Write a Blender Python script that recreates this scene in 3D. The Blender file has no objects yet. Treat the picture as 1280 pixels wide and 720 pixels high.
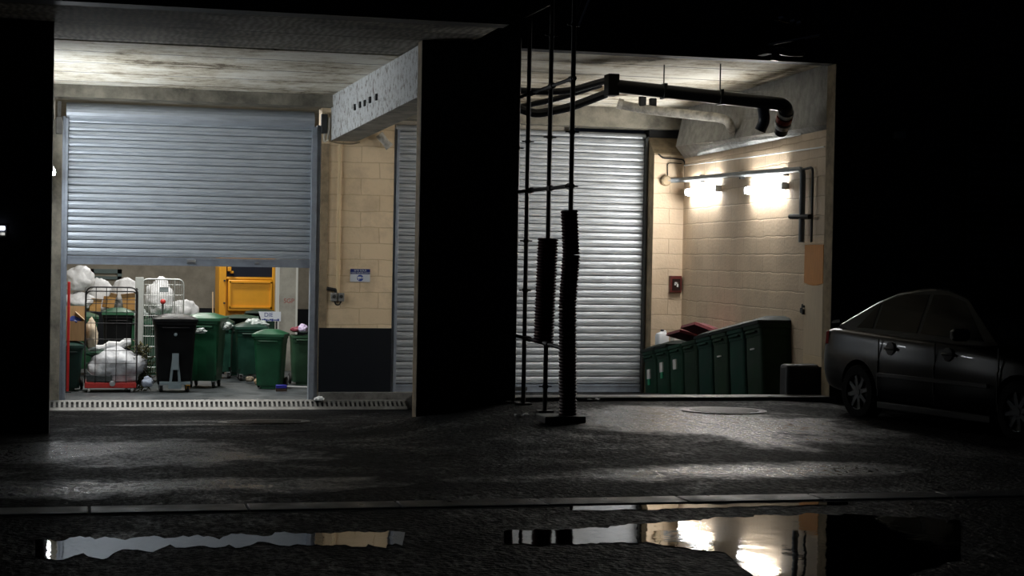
import bpy, bmesh, math, random
from mathutils import Vector, Matrix, noise
random.seed(7)
SC = bpy.context.scene
COL = SC.collection
PI = math.pi
R = math.radians

# ------------------------------------------------------------------ camera
F = 2100.0
S = 1.15
EYE = 1.66 * S
YAW = math.atan2(525.0, F)
PITCH = -math.atan2(35.0, F)
ROLL = 0.018
_fw = Vector((math.sin(YAW), math.cos(YAW), 0))
_rt = Vector((math.cos(YAW), -math.sin(YAW), 0))
FWD = (_fw * math.cos(PITCH) + Vector((0, 0, 1)) * math.sin(PITCH)).normalized()
_up = _rt.cross(FWD).normalized()
RT = _rt * math.cos(ROLL) + _up * math.sin(ROLL)
UP = _up * math.cos(ROLL) - _rt * math.sin(ROLL)
CAM = Vector((0, 0, EYE))

cd = bpy.data.cameras.new('camera')
cam = bpy.data.objects.new('camera', cd)
COL.objects.link(cam)
cd.sensor_width = 36.0
cd.lens = F / 1280.0 * 36.0
cd.clip_end = 300
M = Matrix((RT, UP, -FWD)).transposed().to_4x4()
M.translation = CAM
cam.matrix_world = M
SC.camera = cam

def P(px, py, X=None, Y=None, Z=None, D=None):
    """world point seen at photograph pixel (px,py) on a given plane"""
    d = FWD + RT * ((px - 640) / F) - UP * ((py - 360) / F)
    if D is not None: t = D
    elif Y is not None: t = Y / d.y
    elif X is not None: t = X / d.x
    else: t = (Z - EYE) / d.z
    return CAM + d * t

def W(px, D):          # metres for a number of pixels at distance D
    return px * D / F

# ------------------------------------------------------------------ materials
def nodes(m):
    m.use_nodes = True
    return m.node_tree.nodes, m.node_tree.links, m.node_tree.nodes['Principled BSDF']

MATS = {}
def mat(name, col, rough=0.5, metal=0.0, var=0.0, scale=6.0, bump=0.0, bscale=40.0, stretch=(1, 1, 1), spec=0.5, col2=None,
        trans=0.0, emit=None, estr=0.0, detail=4.0, rvar=0.0, bdist=0.01, alpha=1.0, coat=0.0):
    if name in MATS: return MATS[name]
    m = bpy.data.materials.new(name); MATS[name] = m
    N, L, b = nodes(m)
    b.inputs['Base Color'].default_value = (*col, 1)
    b.inputs['Roughness'].default_value = rough
    b.inputs['Metallic'].default_value = metal
    b.inputs['Specular IOR Level'].default_value = spec
    b.inputs['Transmission Weight'].default_value = trans
    b.inputs['Alpha'].default_value = alpha
    b.inputs['Coat Weight'].default_value = coat
    if emit:
        b.inputs['Emission Color'].default_value = (*emit, 1)
        b.inputs['Emission Strength'].default_value = estr
    if var or bump or rvar:
        tc = N.new('ShaderNodeTexCoord'); mp = N.new('ShaderNodeMapping')
        mp.inputs['Scale'].default_value = stretch
        L.new(tc.outputs['Object'], mp.inputs['Vector'])
    if var or rvar:
        nz = N.new('ShaderNodeTexNoise'); nz.inputs['Scale'].default_value = scale
        nz.inputs['Detail'].default_value = detail; nz.inputs['Roughness'].default_value = 0.65
        L.new(mp.outputs['Vector'], nz.inputs['Vector'])
    if var:
        cr = N.new('ShaderNodeValToRGB')
        c2 = col2 or tuple(c * (1 - var) for c in col)
        cr.color_ramp.elements[0].position = 0.35; cr.color_ramp.elements[1].position = 0.62
        cr.color_ramp.elements[0].color = (*c2, 1); cr.color_ramp.elements[1].color = (*col, 1)
        L.new(nz.outputs['Fac'], cr.inputs['Fac']); L.new(cr.outputs['Color'], b.inputs['Base Color'])
    if rvar:
        mr = N.new('ShaderNodeMapRange')
        mr.inputs['From Min'].default_value = 0.3; mr.inputs['From Max'].default_value = 0.7
        mr.inputs['To Min'].default_value = max(0.02, rough - rvar); mr.inputs['To Max'].default_value = min(1, rough + rvar)
        L.new(nz.outputs['Fac'], mr.inputs['Value']); L.new(mr.outputs['Result'], b.inputs['Roughness'])
    if bump:
        n2 = N.new('ShaderNodeTexNoise'); n2.inputs['Scale'].default_value = bscale; n2.inputs['Detail'].default_value = 3
        L.new(mp.outputs['Vector'], n2.inputs['Vector'])
        bp = N.new('ShaderNodeBump'); bp.inputs['Strength'].default_value = bump; bp.inputs['Distance'].default_value = bdist
        L.new(n2.outputs['Fac'], bp.inputs['Height']); L.new(bp.outputs['Normal'], b.inputs['Normal'])
    return m

def block_mat(name, c1, c2, mortar, bw=0.5, bh=0.25, msize=0.012, stain=(0.25, 0.19, 0.12), stain_amt=0.5):
    m = bpy.data.materials.new(name); MATS[name] = m
    N, L, b = nodes(m)
    tc = N.new('ShaderNodeTexCoord'); sx = N.new('ShaderNodeSeparateXYZ'); cx = N.new('ShaderNodeCombineXYZ')
    L.new(tc.outputs['Object'], sx.inputs[0]); L.new(sx.outputs['X'], cx.inputs['X']); L.new(sx.outputs['Z'], cx.inputs['Y'])
    br = N.new('ShaderNodeTexBrick'); br.inputs['Scale'].default_value = 1.0
    br.inputs['Color1'].default_value = (*c1, 1); br.inputs['Color2'].default_value = (*c2, 1); br.inputs['Mortar'].default_value = (*mortar, 1)
    br.inputs['Mortar Size'].default_value = msize; br.inputs['Brick Width'].default_value = bw; br.inputs['Row Height'].default_value = bh
    br.inputs['Mortar Smooth'].default_value = 0.6
    nz0 = N.new('ShaderNodeTexNoise'); nz0.inputs['Scale'].default_value = 3.0
    L.new(cx.outputs[0], nz0.inputs['Vector'])
    dv = N.new('ShaderNodeVectorMath'); dv.operation = 'SCALE'; dv.inputs['Scale'].default_value = 0.05
    av = N.new('ShaderNodeVectorMath'); av.operation = 'ADD'
    L.new(nz0.outputs['Color'], dv.inputs[0]); L.new(cx.outputs[0], av.inputs[0]); L.new(dv.outputs[0], av.inputs[1])
    L.new(av.outputs[0], br.inputs['Vector'])
    nz = N.new('ShaderNodeTexNoise'); nz.inputs['Scale'].default_value = 1.6; nz.inputs['Detail'].default_value = 8; nz.inputs['Roughness'].default_value = 0.7
    L.new(cx.outputs[0], nz.inputs['Vector'])
    cr = N.new('ShaderNodeValToRGB'); cr.color_ramp.elements[0].position = 0.45; cr.color_ramp.elements[1].position = 0.75
    cr.color_ramp.elements[0].color = (0, 0, 0, 1); cr.color_ramp.elements[1].color = (stain_amt, stain_amt, stain_amt, 1)
    L.new(nz.outputs['Fac'], cr.inputs['Fac'])
    mx = N.new('ShaderNodeMixRGB'); mx.inputs['Color2'].default_value = (*stain, 1)
    L.new(cr.outputs['Color'], mx.inputs['Fac']); L.new(br.outputs['Color'], mx.inputs['Color1'])
    L.new(mx.outputs['Color'], b.inputs['Base Color'])
    b.inputs['Roughness'].default_value = 0.7
    n3 = N.new('ShaderNodeTexNoise'); n3.inputs['Scale'].default_value = 25; L.new(cx.outputs[0], n3.inputs['Vector'])
    ad = N.new('ShaderNodeMath'); ad.operation = 'MULTIPLY_ADD'; ad.inputs[1].default_value = -1.0
    L.new(br.outputs['Fac'], ad.inputs[0]); L.new(n3.outputs['Fac'], ad.inputs[2])
    bp = N.new('ShaderNodeBump'); bp.inputs['Strength'].default_value = 0.4; bp.inputs['Distance'].default_value = 0.008
    L.new(ad.outputs[0], bp.inputs['Height']); L.new(bp.outputs['Normal'], b.inputs['Normal'])
    return m

def ceiling_mat(name='board_formed_concrete', dark=(0.12, 0.09, 0.055), mid=(0.52, 0.46, 0.34), light=(0.80, 0.77, 0.68), comb=0.0):
    m = bpy.data.materials.new(name); MATS[name] = m
    N, L, b = nodes(m)
    tc = N.new('ShaderNodeTexCoord'); sx = N.new('ShaderNodeSeparateXYZ'); L.new(tc.outputs['Object'], sx.inputs[0])
    def noise_(scale, detail, rough, st, dist=0.0):
        mp = N.new('ShaderNodeMapping'); mp.inputs['Scale'].default_value = st; L.new(tc.outputs['Object'], mp.inputs['Vector'])
        n = N.new('ShaderNodeTexNoise'); n.inputs['Scale'].default_value = scale; n.inputs['Detail'].default_value = detail; n.inputs['Roughness'].default_value = rough
        n.inputs['Distortion'].default_value = dist
        L.new(mp.outputs[0], n.inputs['Vector']); return n.outputs['Fac']
    big = noise_(0.75, 6, .6, (1, .8, 1), .5); fine = noise_(5.0, 10, .8, (1, .7, 1)); streak = noise_(3.0, 5, .7, (.35, 2.2, 1))
    def mad(x, k, y):
        n = N.new('ShaderNodeMath'); n.operation = 'MULTIPLY_ADD'; L.new(x, n.inputs[0]); n.inputs[1].default_value = k
        if isinstance(y, float): n.inputs[2].default_value = y
        else: L.new(y, n.inputs[2])
        return n.outputs[0]
    t = mad(big, .42, mad(fine, .33, mad(streak, .25, 0.0)))
    r1 = N.new('ShaderNodeValToRGB'); e = r1.color_ramp.elements
    e[0].position = 0.415; e[0].color = (*dark, 1); e[1].position = 0.55; e[1].color = (*light, 1)
    k = e.new(0.465); k.color = (*mid, 1)
    L.new(t, r1.inputs['Fac'])
    dv = mad(sx.outputs['Y'], 1 / 1.35, 0.0)
    wob = noise_(1.2, 4, .6, (1, .3, 1)); jt = mad(wob, .10, dv)
    fr = N.new('ShaderNodeMath'); fr.operation = 'FRACT'; L.new(jt, fr.inputs[0])
    lt = N.new('ShaderNodeMath'); lt.operation = 'LESS_THAN'; lt.inputs[1].default_value = 0.035; L.new(fr.outputs[0], lt.inputs[0])
    m2 = N.new('ShaderNodeMixRGB'); m2.inputs['Color2'].default_value = (0.05, 0.04, 0.028, 1)
    L.new(lt.outputs[0], m2.inputs['Fac']); L.new(r1.outputs['Color'], m2.inputs['Color1'])
    out = m2.outputs[0]; height = mad(fine, 1.0, 0.0)
    sb = N.new('ShaderNodeMath'); sb.operation = 'SUBTRACT'; L.new(height, sb.inputs[0]); L.new(lt.outputs[0], sb.inputs[1])
    h = sb.outputs[0]
    if comb:      # combed, keyed surface
        wv = N.new('ShaderNodeTexWave'); wv.inputs['Scale'].default_value = 3.4; wv.inputs['Distortion'].default_value = 9.0; wv.inputs['Detail'].default_value = 4; wv.inputs['Detail Scale'].default_value = .7
        L.new(tc.outputs['Object'], wv.inputs['Vector'])
        m3 = N.new('ShaderNodeMixRGB'); m3.blend_type = 'MULTIPLY'; m3.inputs['Fac'].default_value = comb; L.new(out, m3.inputs['Color1']); L.new(wv.outputs['Color'], m3.inputs['Color2'])
        out = m3.outputs[0]
    L.new(out, b.inputs['Base Color']); b.inputs['Roughness'].default_value = 0.85
    bp = N.new('ShaderNodeBump'); bp.inputs['Strength'].default_value = 0.6; bp.inputs['Distance'].default_value = 0.03
    L.new(h, bp.inputs['Height']); L.new(bp.outputs['Normal'], b.inputs['Normal'])
    return m

def asphalt_mat(name='wet_asphalt', areas=()):
    """dark asphalt; areas = (x, y, rx, ry) where the surface is smooth and soaked"""
    m = bpy.data.materials.new(name); MATS[name] = m
    N, L, b = nodes(m)
    tc = N.new('ShaderNodeTexCoord')
    def math_(op, a_, b_=None, clamp=False):
        n = N.new('ShaderNodeMath'); n.operation = op; n.use_clamp = clamp
        for i, v in enumerate((a_, b_)):
            if v is None: continue
            if isinstance(v, (int, float)): n.inputs[i].default_value = v
            else: L.new(v, n.inputs[i])
        return n.outputs[0]
    def maprange(v, a0, a1, b0, b1):
        n = N.new('ShaderNodeMapRange')
        for k, x in zip(('From Min', 'From Max', 'To Min', 'To Max'), (a0, a1, b0, b1)): n.inputs[k].default_value = x
        L.new(v, n.inputs['Value']); return n.outputs['Result']
    mp = N.new('ShaderNodeMapping'); mp.inputs['Scale'].default_value = (0.8, 0.55, 1); L.new(tc.outputs['Object'], mp.inputs['Vector'])
    n1 = N.new('ShaderNodeTexNoise'); n1.inputs['Scale'].default_value = 0.9; n1.inputs['Detail'].default_value = 9; n1.inputs['Roughness'].default_value = 0.68
    n1.inputs['Distortion'].default_value = 0.4
    L.new(mp.outputs[0], n1.inputs['Vector'])
    wet = maprange(n1.outputs['Fac'], .54, .74, 0.0, .5)
    sx = N.new('ShaderNodeSeparateXYZ'); L.new(tc.outputs['Object'], sx.inputs[0])
    for (x, y, rx, ry) in areas:
        dx = math_('DIVIDE', math_('SUBTRACT', sx.outputs['X'], x), rx); dy = math_('DIVIDE', math_('SUBTRACT', sx.outputs['Y'], y), ry)
        d = math_('ADD', math_('MULTIPLY', dx, dx), math_('MULTIPLY', dy, dy))
        d = math_('ADD', d, math_('MULTIPLY', math_('SUBTRACT', n1.outputs['Fac'], .5), 8.0))
        wet = math_('MAXIMUM', wet, maprange(d, .3, 1.5, 1.0, 0.0))
    mg = N.new('ShaderNodeMapping'); mg.inputs['Scale'].default_value = (1, .3, 1); L.new(tc.outputs['Object'], mg.inputs['Vector'])
    ng = N.new('ShaderNodeTexNoise'); ng.inputs['Scale'].default_value = 24; ng.inputs['Detail'].default_value = 5; ng.inputs['Roughness'].default_value = .75; L.new(mg.outputs[0], ng.inputs['Vector'])
    grain = maprange(ng.outputs['Fac'], .44, .60, 0.0, 1.0)
    damp = maprange(n1.outputs['Fac'], .40, .62, 0.03, .32)          # damp zones where single stones shine
    wet = math_('ADD', math_('MULTIPLY', wet, maprange(grain, 0, 1, .6, 1.0)), math_('MULTIPLY', grain, damp), True)
    L.new(maprange(wet, 0, 1, .62, .15), b.inputs['Roughness'])
    L.new(maprange(wet, 0, 1, .02, .5), b.inputs['Specular IOR Level'])
    vo = N.new('ShaderNodeTexVoronoi'); vo.inputs['Scale'].default_value = 24; L.new(tc.outputs['Object'], vo.inputs['Vector'])
    nf = N.new('ShaderNodeTexNoise'); nf.inputs['Scale'].default_value = 55; nf.inputs['Detail'].default_value = 4; L.new(tc.outputs['Object'], nf.inputs['Vector'])
    ad = math_('ADD', vo.outputs['Distance'], nf.outputs['Fac'])
    bp = N.new('ShaderNodeBump'); bp.inputs['Distance'].default_value = 0.03
    L.new(maprange(wet, 0, 1, 1.0, .16), bp.inputs['Strength']); L.new(ad, bp.inputs['Height']); L.new(bp.outputs['Normal'], b.inputs['Normal'])
    cr = N.new('ShaderNodeValToRGB'); cr.color_ramp.elements[0].color = (0.002, 0.0023, 0.0026, 1); cr.color_ramp.elements[1].color = (0.009, 0.0095, 0.0105, 1)
    L.new(nf.outputs['Fac'], cr.inputs['Fac']); L.new(cr.outputs['Color'], b.inputs['Base Color'])
    return m

# ------------------------------------------------------------------ mesh builder
class MB:
    def __init__(self): self.v = []; self.f = []
    def add(self, vs, fs):
        o = len(self.v); self.v += [Vector(v) for v in vs]; self.f += [tuple(i + o for i in f) for f in fs]; return self
    def box(self, x0, x1, y0, y1, z0, z1, m=None):
        vs = [Vector(p) for p in ((x0, y0, z0), (x1, y0, z0), (x1, y1, z0), (x0, y1, z0), (x0, y0, z1), (x1, y0, z1), (x1, y1, z1), (x0, y1, z1))]
        if m: vs = [m @ v for v in vs]
        return self.add(vs, [(0, 3, 2, 1), (4, 5, 6, 7), (0, 1, 5, 4), (1, 2, 6, 5), (2, 3, 7, 6), (3, 0, 4, 7)])
    def loft(self, rings, cap=True, closed=True):
        n = len(rings[0]); o = len(self.v)
        for r in rings: self.v += [Vector(p) for p in r]
        for k in range(len(rings) - 1):
            a = o + k * n; c = a + n
            for i in range(n if closed else n - 1):
                j = (i + 1) % n
                self.f.append((a + i, a + j, c + j, c + i))
        if cap:
            self.f.append(tuple(o + i for i in reversed(range(n))))
            self.f.append(tuple(o + (len(rings) - 1) * n + i for i in range(n)))
        return self
    def tube(self, pts, r, n=10, cap=True):
        pts = [Vector(p) for p in pts]
        rs = r if isinstance(r, (list, tuple)) else [r] * len(pts)
        t0 = (pts[1] - pts[0]).normalized()
        ref = Vector((0, 0, 1)) if abs(t0.z) < 0.9 else Vector((1, 0, 0))
        a = t0.cross(ref).normalized(); rings = []
        for i, p in enumerate(pts):
            if i == 0: t = t0
            elif i == len(pts) - 1: t = (pts[i] - pts[i - 1]).normalized()
            else: t = ((pts[i + 1] - pts[i]).normalized() + (pts[i] - pts[i - 1]).normalized()).normalized()
            a = (a - t * a.dot(t)).normalized(); c = t.cross(a)
            rings.append([p + (a * math.cos(2 * PI * k / n) + c * math.sin(2 * PI * k / n)) * rs[i] for k in range(n)])
        return self.loft(rings, cap)
    def lathe(self, prof, n=20, m=None, cap=True):
        rings = []
        for r, z in prof:
            ring = [Vector((r * math.cos(2 * PI * k / n), r * math.sin(2 * PI * k / n), z)) for k in range(n)]
            rings.append([m @ v for v in ring] if m else ring)
        return self.loft(rings, cap)
    def prism(self, poly, y0, y1, m=None):     # poly in x,z extruded along y
        a = [Vector((x, y0, z)) for x, z in poly]; c = [Vector((x, y1, z)) for x, z in poly]
        if m: a = [m @ v for v in a]; c = [m @ v for v in c]
        return self.loft([a, c])
    def build(self, name, material, parent=None, smooth=True, loc=None, bevel=0.0, angle=35):
        me = bpy.data.meshes.new(name)
        me.from_pydata([tuple(v) for v in self.v], [], self.f)
        bm = bmesh.new(); bm.from_mesh(me); bmesh.ops.recalc_face_normals(bm, faces=bm.faces); bm.to_mesh(me); bm.free()
        if smooth:
            for p in me.polygons: p.use_smooth = True
            me.set_sharp_from_angle(angle=R(angle))
        o = bpy.data.objects.new(name, me); COL.objects.link(o)
        me.materials.append(material)
        if parent: o.parent = parent
        if loc is not None: o.location = loc
        if bevel:
            b = o.modifiers.new('bevel', 'BEVEL'); b.width = bevel; b.segments = 2; b.limit_method = 'ANGLE'
        return o

def arcs(pts, r, n=5):
    """polyline with rounded corners"""
    pts = [Vector(p) for p in pts]; out = [pts[0]]
    for i in range(1, len(pts) - 1):
        a, b, c = pts[i - 1], pts[i], pts[i + 1]
        da = (a - b); dc = (c - b); k = min(r, da.length * 0.49, dc.length * 0.49)
        p0 = b + da.normalized() * k; p1 = b + dc.normalized() * k
        for j in range(n + 1):
            t = j / n; out.append(p0 * (1 - t) ** 2 + b * 2 * t * (1 - t) + p1 * t * t)
    out.append(pts[-1]); return out

def rrect(w, d, r, z, n=4, cx=0, cy=0):
    out = []
    for sx, sy, a0 in ((1, 1, 0), (-1, 1, 90), (-1, -1, 180), (1, -1, 270)):
        for k in range(n + 1):
            a = R(a0 + 90 * k / n)
            out.append((cx + sx * (w / 2 - r) + r * math.cos(a), cy + sy * (d / 2 - r) + r * math.sin(a), z))
    return out

def tag(o, label=None, cat=None, group=None, kind=None):
    if label: o['label'] = label
    if cat: o['category'] = cat
    if group: o['group'] = group
    if kind: o['kind'] = kind
    return o

def thing(name, label, cat, loc=(0, 0, 0), rotz=0.0, group=None):
    o = bpy.data.objects.new(name, None); COL.objects.link(o)
    o.location = loc; o.rotation_euler = (0, 0, rotz); o.empty_display_size = 0.1
    return tag(o, label, cat, group)

def struct(o):
    o['kind'] = 'structure'; return o

def copy_tree(o, parent=None):
    c = o.copy(); COL.objects.link(c)
    if parent: c.parent = parent
    for ch in list(o.children): copy_tree(ch, c)
    return c

def wall(name, p0, p1, z0, z1, thick, m, structure=True):
    """wall whose visible face runs p0->p1 (local +x), thickness to local +y"""
    p0 = Vector((p0[0], p0[1], 0)); p1 = Vector((p1[0], p1[1], 0)); d = p1 - p0
    o = MB().box(0, d.length, 0, thick, z0, z1).build(name, m, smooth=False)
    o.location = p0; o.rotation_euler = (0, 0, math.atan2(d.y, d.x))
    return struct(o) if structure else o

def text(name, body, size, m, parent, loc, rot, ext=0.001, align='CENTER'):
    c = bpy.data.curves.new(name, 'FONT'); c.body = body; c.size = size; c.extrude = ext; c.align_x = align; c.align_y = 'CENTER'
    tmp = bpy.data.objects.new('tmp', c); COL.objects.link(tmp)
    me = bpy.data.meshes.new_from_object(tmp.evaluated_get(bpy.context.evaluated_depsgraph_get()))
    bpy.data.objects.remove(tmp, do_unlink=True); me.materials.clear(); me.materials.append(m)
    o = bpy.data.objects.new(name, me); COL.objects.link(o); o.parent = parent; o.location = loc; o.rotation_euler = rot
    return o
# ------------------------------------------------------------------ layout
Yf = P(580, 507, D=18.0 * S).y            # facade plane
Ys = P(414, 499, D=24.3 * S).y            # plane of both roller shutters
Yi = Yf + 0.26                            # inner side of the facade
zsill = P(300, 500, Y=Ys).z
zdr = P(300, 512.5, Y=Ys - 0.42).z
Zc = P(415, 121, Y=Ys).z                  # ceiling of the bays
zcr = P(850, 501, Y=Yf).z
Xpl = P(524, 300, Y=Yf).x; Xpr = P(642.5, 300, Y=Yf).x
Z0, Y0 = 0.26, 11.7
Yb = P(250, 385, D=35 * S).y              # back wall of the storage room
def sstep(a, b, x):
    t = max(0, min(1, (x - a) / (b - a))); return t * t * (3 - 2 * t)
def gz(X, Y):
    if Y <= Y0: zl = zr = Z0
    else:
        zl = Z0 + (zdr - Z0) * (Y - Y0) / (Ys - 0.42 - Y0)
        zr = Z0 + (zcr - Z0) * min(1, (Y - Y0) / (Yf - Y0))
    t = sstep(Xpl - 1.4, Xpr + 0.3, X)
    return zl + (zr - zl) * t - 0.045 * max(0, X - 8.6) * sstep(Y0, Y0 + 3, Y)
def G(px, py):                            # ground point under a pixel
    lo, hi = 4.0, 60.0
    for _ in range(50):
        m = (lo + hi) / 2; p = P(px, py, D=m)
        if p.z > gz(p.x, p.y): lo = m
        else: hi = m
    p = P(px, py, D=lo); p.z = gz(p.x, p.y); return p

_a = [G(905, 530), G(800, 515), G(150, 565), G(130, 608), G(880, 590), G(240, 531)]
M_asph = asphalt_mat('wet_asphalt', [(_a[0].x, _a[0].y, 1.25, 2.0), (_a[1].x, _a[1].y, .8, .8), (_a[2].x, _a[2].y, 1.3, 2.0), (_a[3].x, _a[3].y, 1.5, .7), (_a[4].x, _a[4].y, 1.6, .5), (_a[5].x, _a[5].y, 1.0, .3)]); M_ceil = ceiling_mat()
M_dark = mat('dark_unlit_finish', (0.018, 0.019, 0.020), 0.6, var=0.3, scale=3, bump=0.15, bscale=30)  # near-black colour carries the facade's lack of light
M_edge = mat('raw_concrete_edge', (0.34, 0.26, 0.16), 0.8, var=0.45, scale=5, bump=0.3, bscale=30)
M_conc = mat('weathered_concrete', (0.27, 0.25, 0.20), 0.85, var=0.6, scale=3, bump=0.4, bscale=22, detail=8)
M_plaster = mat('rough_white_plaster', (0.70, 0.72, 0.72), 0.85, var=0.35, scale=9, bump=0.8, bscale=40, detail=9, bdist=0.02)
M_greyplaster = mat('grey_roughcast', (0.36, 0.35, 0.32), 0.9, var=0.35, scale=7, bump=0.8, bscale=60, detail=8, bdist=0.02)
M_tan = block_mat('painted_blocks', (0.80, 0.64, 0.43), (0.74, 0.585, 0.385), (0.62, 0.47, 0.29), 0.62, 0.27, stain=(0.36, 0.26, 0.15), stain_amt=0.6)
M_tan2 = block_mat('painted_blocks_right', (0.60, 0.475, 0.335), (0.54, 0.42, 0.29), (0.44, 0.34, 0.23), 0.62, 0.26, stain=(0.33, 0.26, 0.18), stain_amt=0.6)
M_navy = mat('dark_navy_paint', (0.006, 0.008, 0.012), 0.5, spec=.25, bump=0.15, bscale=25)
M_roomwall = mat('grey_brown_render', (0.36, 0.33, 0.27), 0.85, var=0.3, scale=2.5, bump=0.2, bscale=30)
M_roomfloor = mat('painted_floor', (0.055, 0.065, 0.07), 0.5, var=0.4, scale=3, rvar=0.15, bump=0.1, bscale=20)
M_kerb = mat('damp_kerb_concrete', (0.17, 0.165, 0.155), 0.45, var=0.5, scale=6, bump=0.5, bscale=60, rvar=0.2)
M_black = mat('deep_black', (0.008, 0.008, 0.008), 0.8)
M_galv = mat('galvanised_slats', (0.50, 0.55, 0.61), 0.42, metal=0.35, var=0.16, scale=5, stretch=(0.6, 1, 5), rvar=0.08)
M_galv2 = mat('worn_galvanised_slats', (0.54, 0.575, 0.61), 0.40, metal=0.35, var=0.45, scale=7, stretch=(0.35, 1, 6), rvar=0.12, detail=7)
M_rail = mat('grey_steel_rail', (0.32, 0.36, 0.42), 0.45, metal=0.4, var=0.2, scale=6)
M_raildark = mat('dark_steel_rail', (0.05, 0.052, 0.05), 0.5, metal=0.4, var=0.3, scale=6)
M_steel = mat('bright_steel', (0.6, 0.62, 0.64), 0.35, metal=0.9)
M_grate = mat('galvanised_grate', (0.15, 0.15, 0.14), 0.5, metal=0.3, var=0.4, scale=9)

# ------------------------------------------------------------------ street
g = MB(); xs = [-13 + 0.5 * i for i in range(62)]; ys = [-4 + 0.5 * i for i in range(int((Yf + 4) / 0.5) + 1)] + [Yf + 0.05]
g.add([(x, y, gz(x, y)) for y in ys for x in xs], [(j * len(xs) + i, j * len(xs) + i + 1, (j + 1) * len(xs) + i + 1, (j + 1) * len(xs) + i) for j in range(len(ys) - 1) for i in range(len(xs) - 1)])
struct(g.build('ground', M_asph))
Xwl = P(58, 300, Y=Ys).x                   # left wall of the left bay
Xpe = P(518, 495, Y=Ys).x                  # end of the plinth
g = MB(); xs = [Xwl - 0.5 + (Xpe + 0.3 - Xwl + 0.5) * i / 10 for i in range(11)]; ys = [Yf + (Ys + 0.1 - Yf) * j / 12 for j in range(13)]
zL = lambda Y: Z0 + (zdr - Z0) * (Y - Y0) / (Ys - 0.42 - Y0)
g.add([(x, y, zL(y) if y > Yf + 0.1 else gz(x, Yf)) for y in ys for x in xs], [(j * 11 + i, j * 11 + i + 1, (j + 1) * 11 + i + 1, (j + 1) * 11 + i) for j in range(12) for i in range(10)])
struct(g.build('floor_bay', M_asph))
# sunken right bay: plate falling to the shutter
zshb = P(720, 490, Y=Ys).z
xr0 = Xpe - 0.02; Xre = P(1060, 400, Y=Yf).x
b1 = Vector((0, 0, 0))
nb0 = P(958, 399, D=20.2 * S); nb1 = P(808, 437.5, D=24.55 * S)     # front top edge of the row of bins
def xbin(y): return nb0.x + (nb1.x - nb0.x) * (y - nb0.y) / (nb1.y - nb0.y) - 0.1
ramp = MB()
ramp.add([(xr0, Yi, zcr), (xbin(Yi), Yi, zcr), (xbin(Ys), Ys, zshb), (xr0, Ys, zshb), (xr0, Yi, -1.9), (xbin(Yi), Yi, -1.9), (xbin(Ys), Ys, -1.9), (xr0, Ys, -1.9)],
         [(0, 1, 2, 3), (0, 4, 5, 1), (1, 5, 6, 2), (2, 6, 7, 3), (3, 7, 4, 0)])
struct(ramp.build('floor_ramp', M_asph, smooth=False))

# kerb and slotted drain across the mouth of the right bay
zk = P(850, 495.3, Y=Yf + 0.1).z
XR0 = P(1031, 300, Y=Yi).x; XR1 = P(1041, 300, Y=Yf).x
struct(MB().box(Xpr + 0.02, XR1 + 0.1, Yf - 0.02, Yi + 0.1, zcr - 0.9, zk).build('trim_1', M_kerb, bevel=0.015))
# flush kerb line across the street
ya = P(640, 633.5, Z=Z0).y; yb = P(640, 625.5, Z=Z0).y
tk = MB()
x = -6.0
while x < 14:
    tk.box(x + 0.006, x + 0.994, ya, yb, Z0 - 0.2, Z0 + 0.012); x += 1.0
struct(tk.build('trim_2', M_kerb, bevel=0.008))
struct(MB().box(-6, 14, ya - 0.06, ya, Z0 - 0.2, Z0 + 0.002).build('trim_3', M_black))

# ------------------------------------------------------------------ facade
XL = P(64, 300, Y=Yf).x
XLB = Xwl - 0.4
ztop = Zc + 4.5
struct(MB().box(-16, XL, Yf, Yi, -1.2, ztop).build('wall_facade_left', M_dark, smooth=False))
struct(MB().box(Xpl, Xpr, Yf, Yi, -1.2, Zc + 0.02).build('pillar_centre', M_dark, smooth=False))
struct(MB().box(Xpl - 0.004, Xpl, Yf + 0.012, Yi, -1.2, Zc + 0.01).build('trim_4', M_edge, smooth=False))
struct(MB().box(XR1, 26, Yf, Yi, -1.6, ztop).build('wall_facade_right', M_dark, smooth=False))
struct(MB().box(XR1 - 0.004, XR1, Yf + 0.008, Yi, -1.2, Zc + 0.01).build('trim_5', M_edge, smooth=False))
Y1 = P(480, 25, Z=Zc).y
Xst = P(590, 44, Y=Yf).x
zl2 = P(700, 61.5, Y=Yf).z
Yseam = P(200, 56, Z=Zc).y
M_ceilo = ceiling_mat('sooty_keyed_concrete', (0.05, 0.043, 0.033), (0.20, 0.18, 0.14), (0.40, 0.37, 0.31), .5)
struct(MB().box(XL - 6, Xst, Yseam, Ys + 0.6, Zc, Zc + 0.3).build('ceiling', M_ceil, smooth=False))
struct(MB().box(XL - 6, Xst, Y1, Yseam - .03, Zc + .012, Zc + 0.3).build('ceiling_outer', M_ceilo, smooth=False))
struct(MB().box(Xst, 16, Yf + 0.02, Ys + 0.6, Zc, Zc + 0.3).build('ceiling_right', M_ceil, smooth=False))
struct(MB().box(-16, Xst, Y1 - 0.3, Y1, Zc - 0.02, ztop).build('wall_upper_left', M_dark, smooth=False))
struct(MB().box(Xst, XR1, Yf - 0.001, Yi, min(zl2, Zc - 0.03), ztop).build('wall_upper_right', M_dark, smooth=False))

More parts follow.
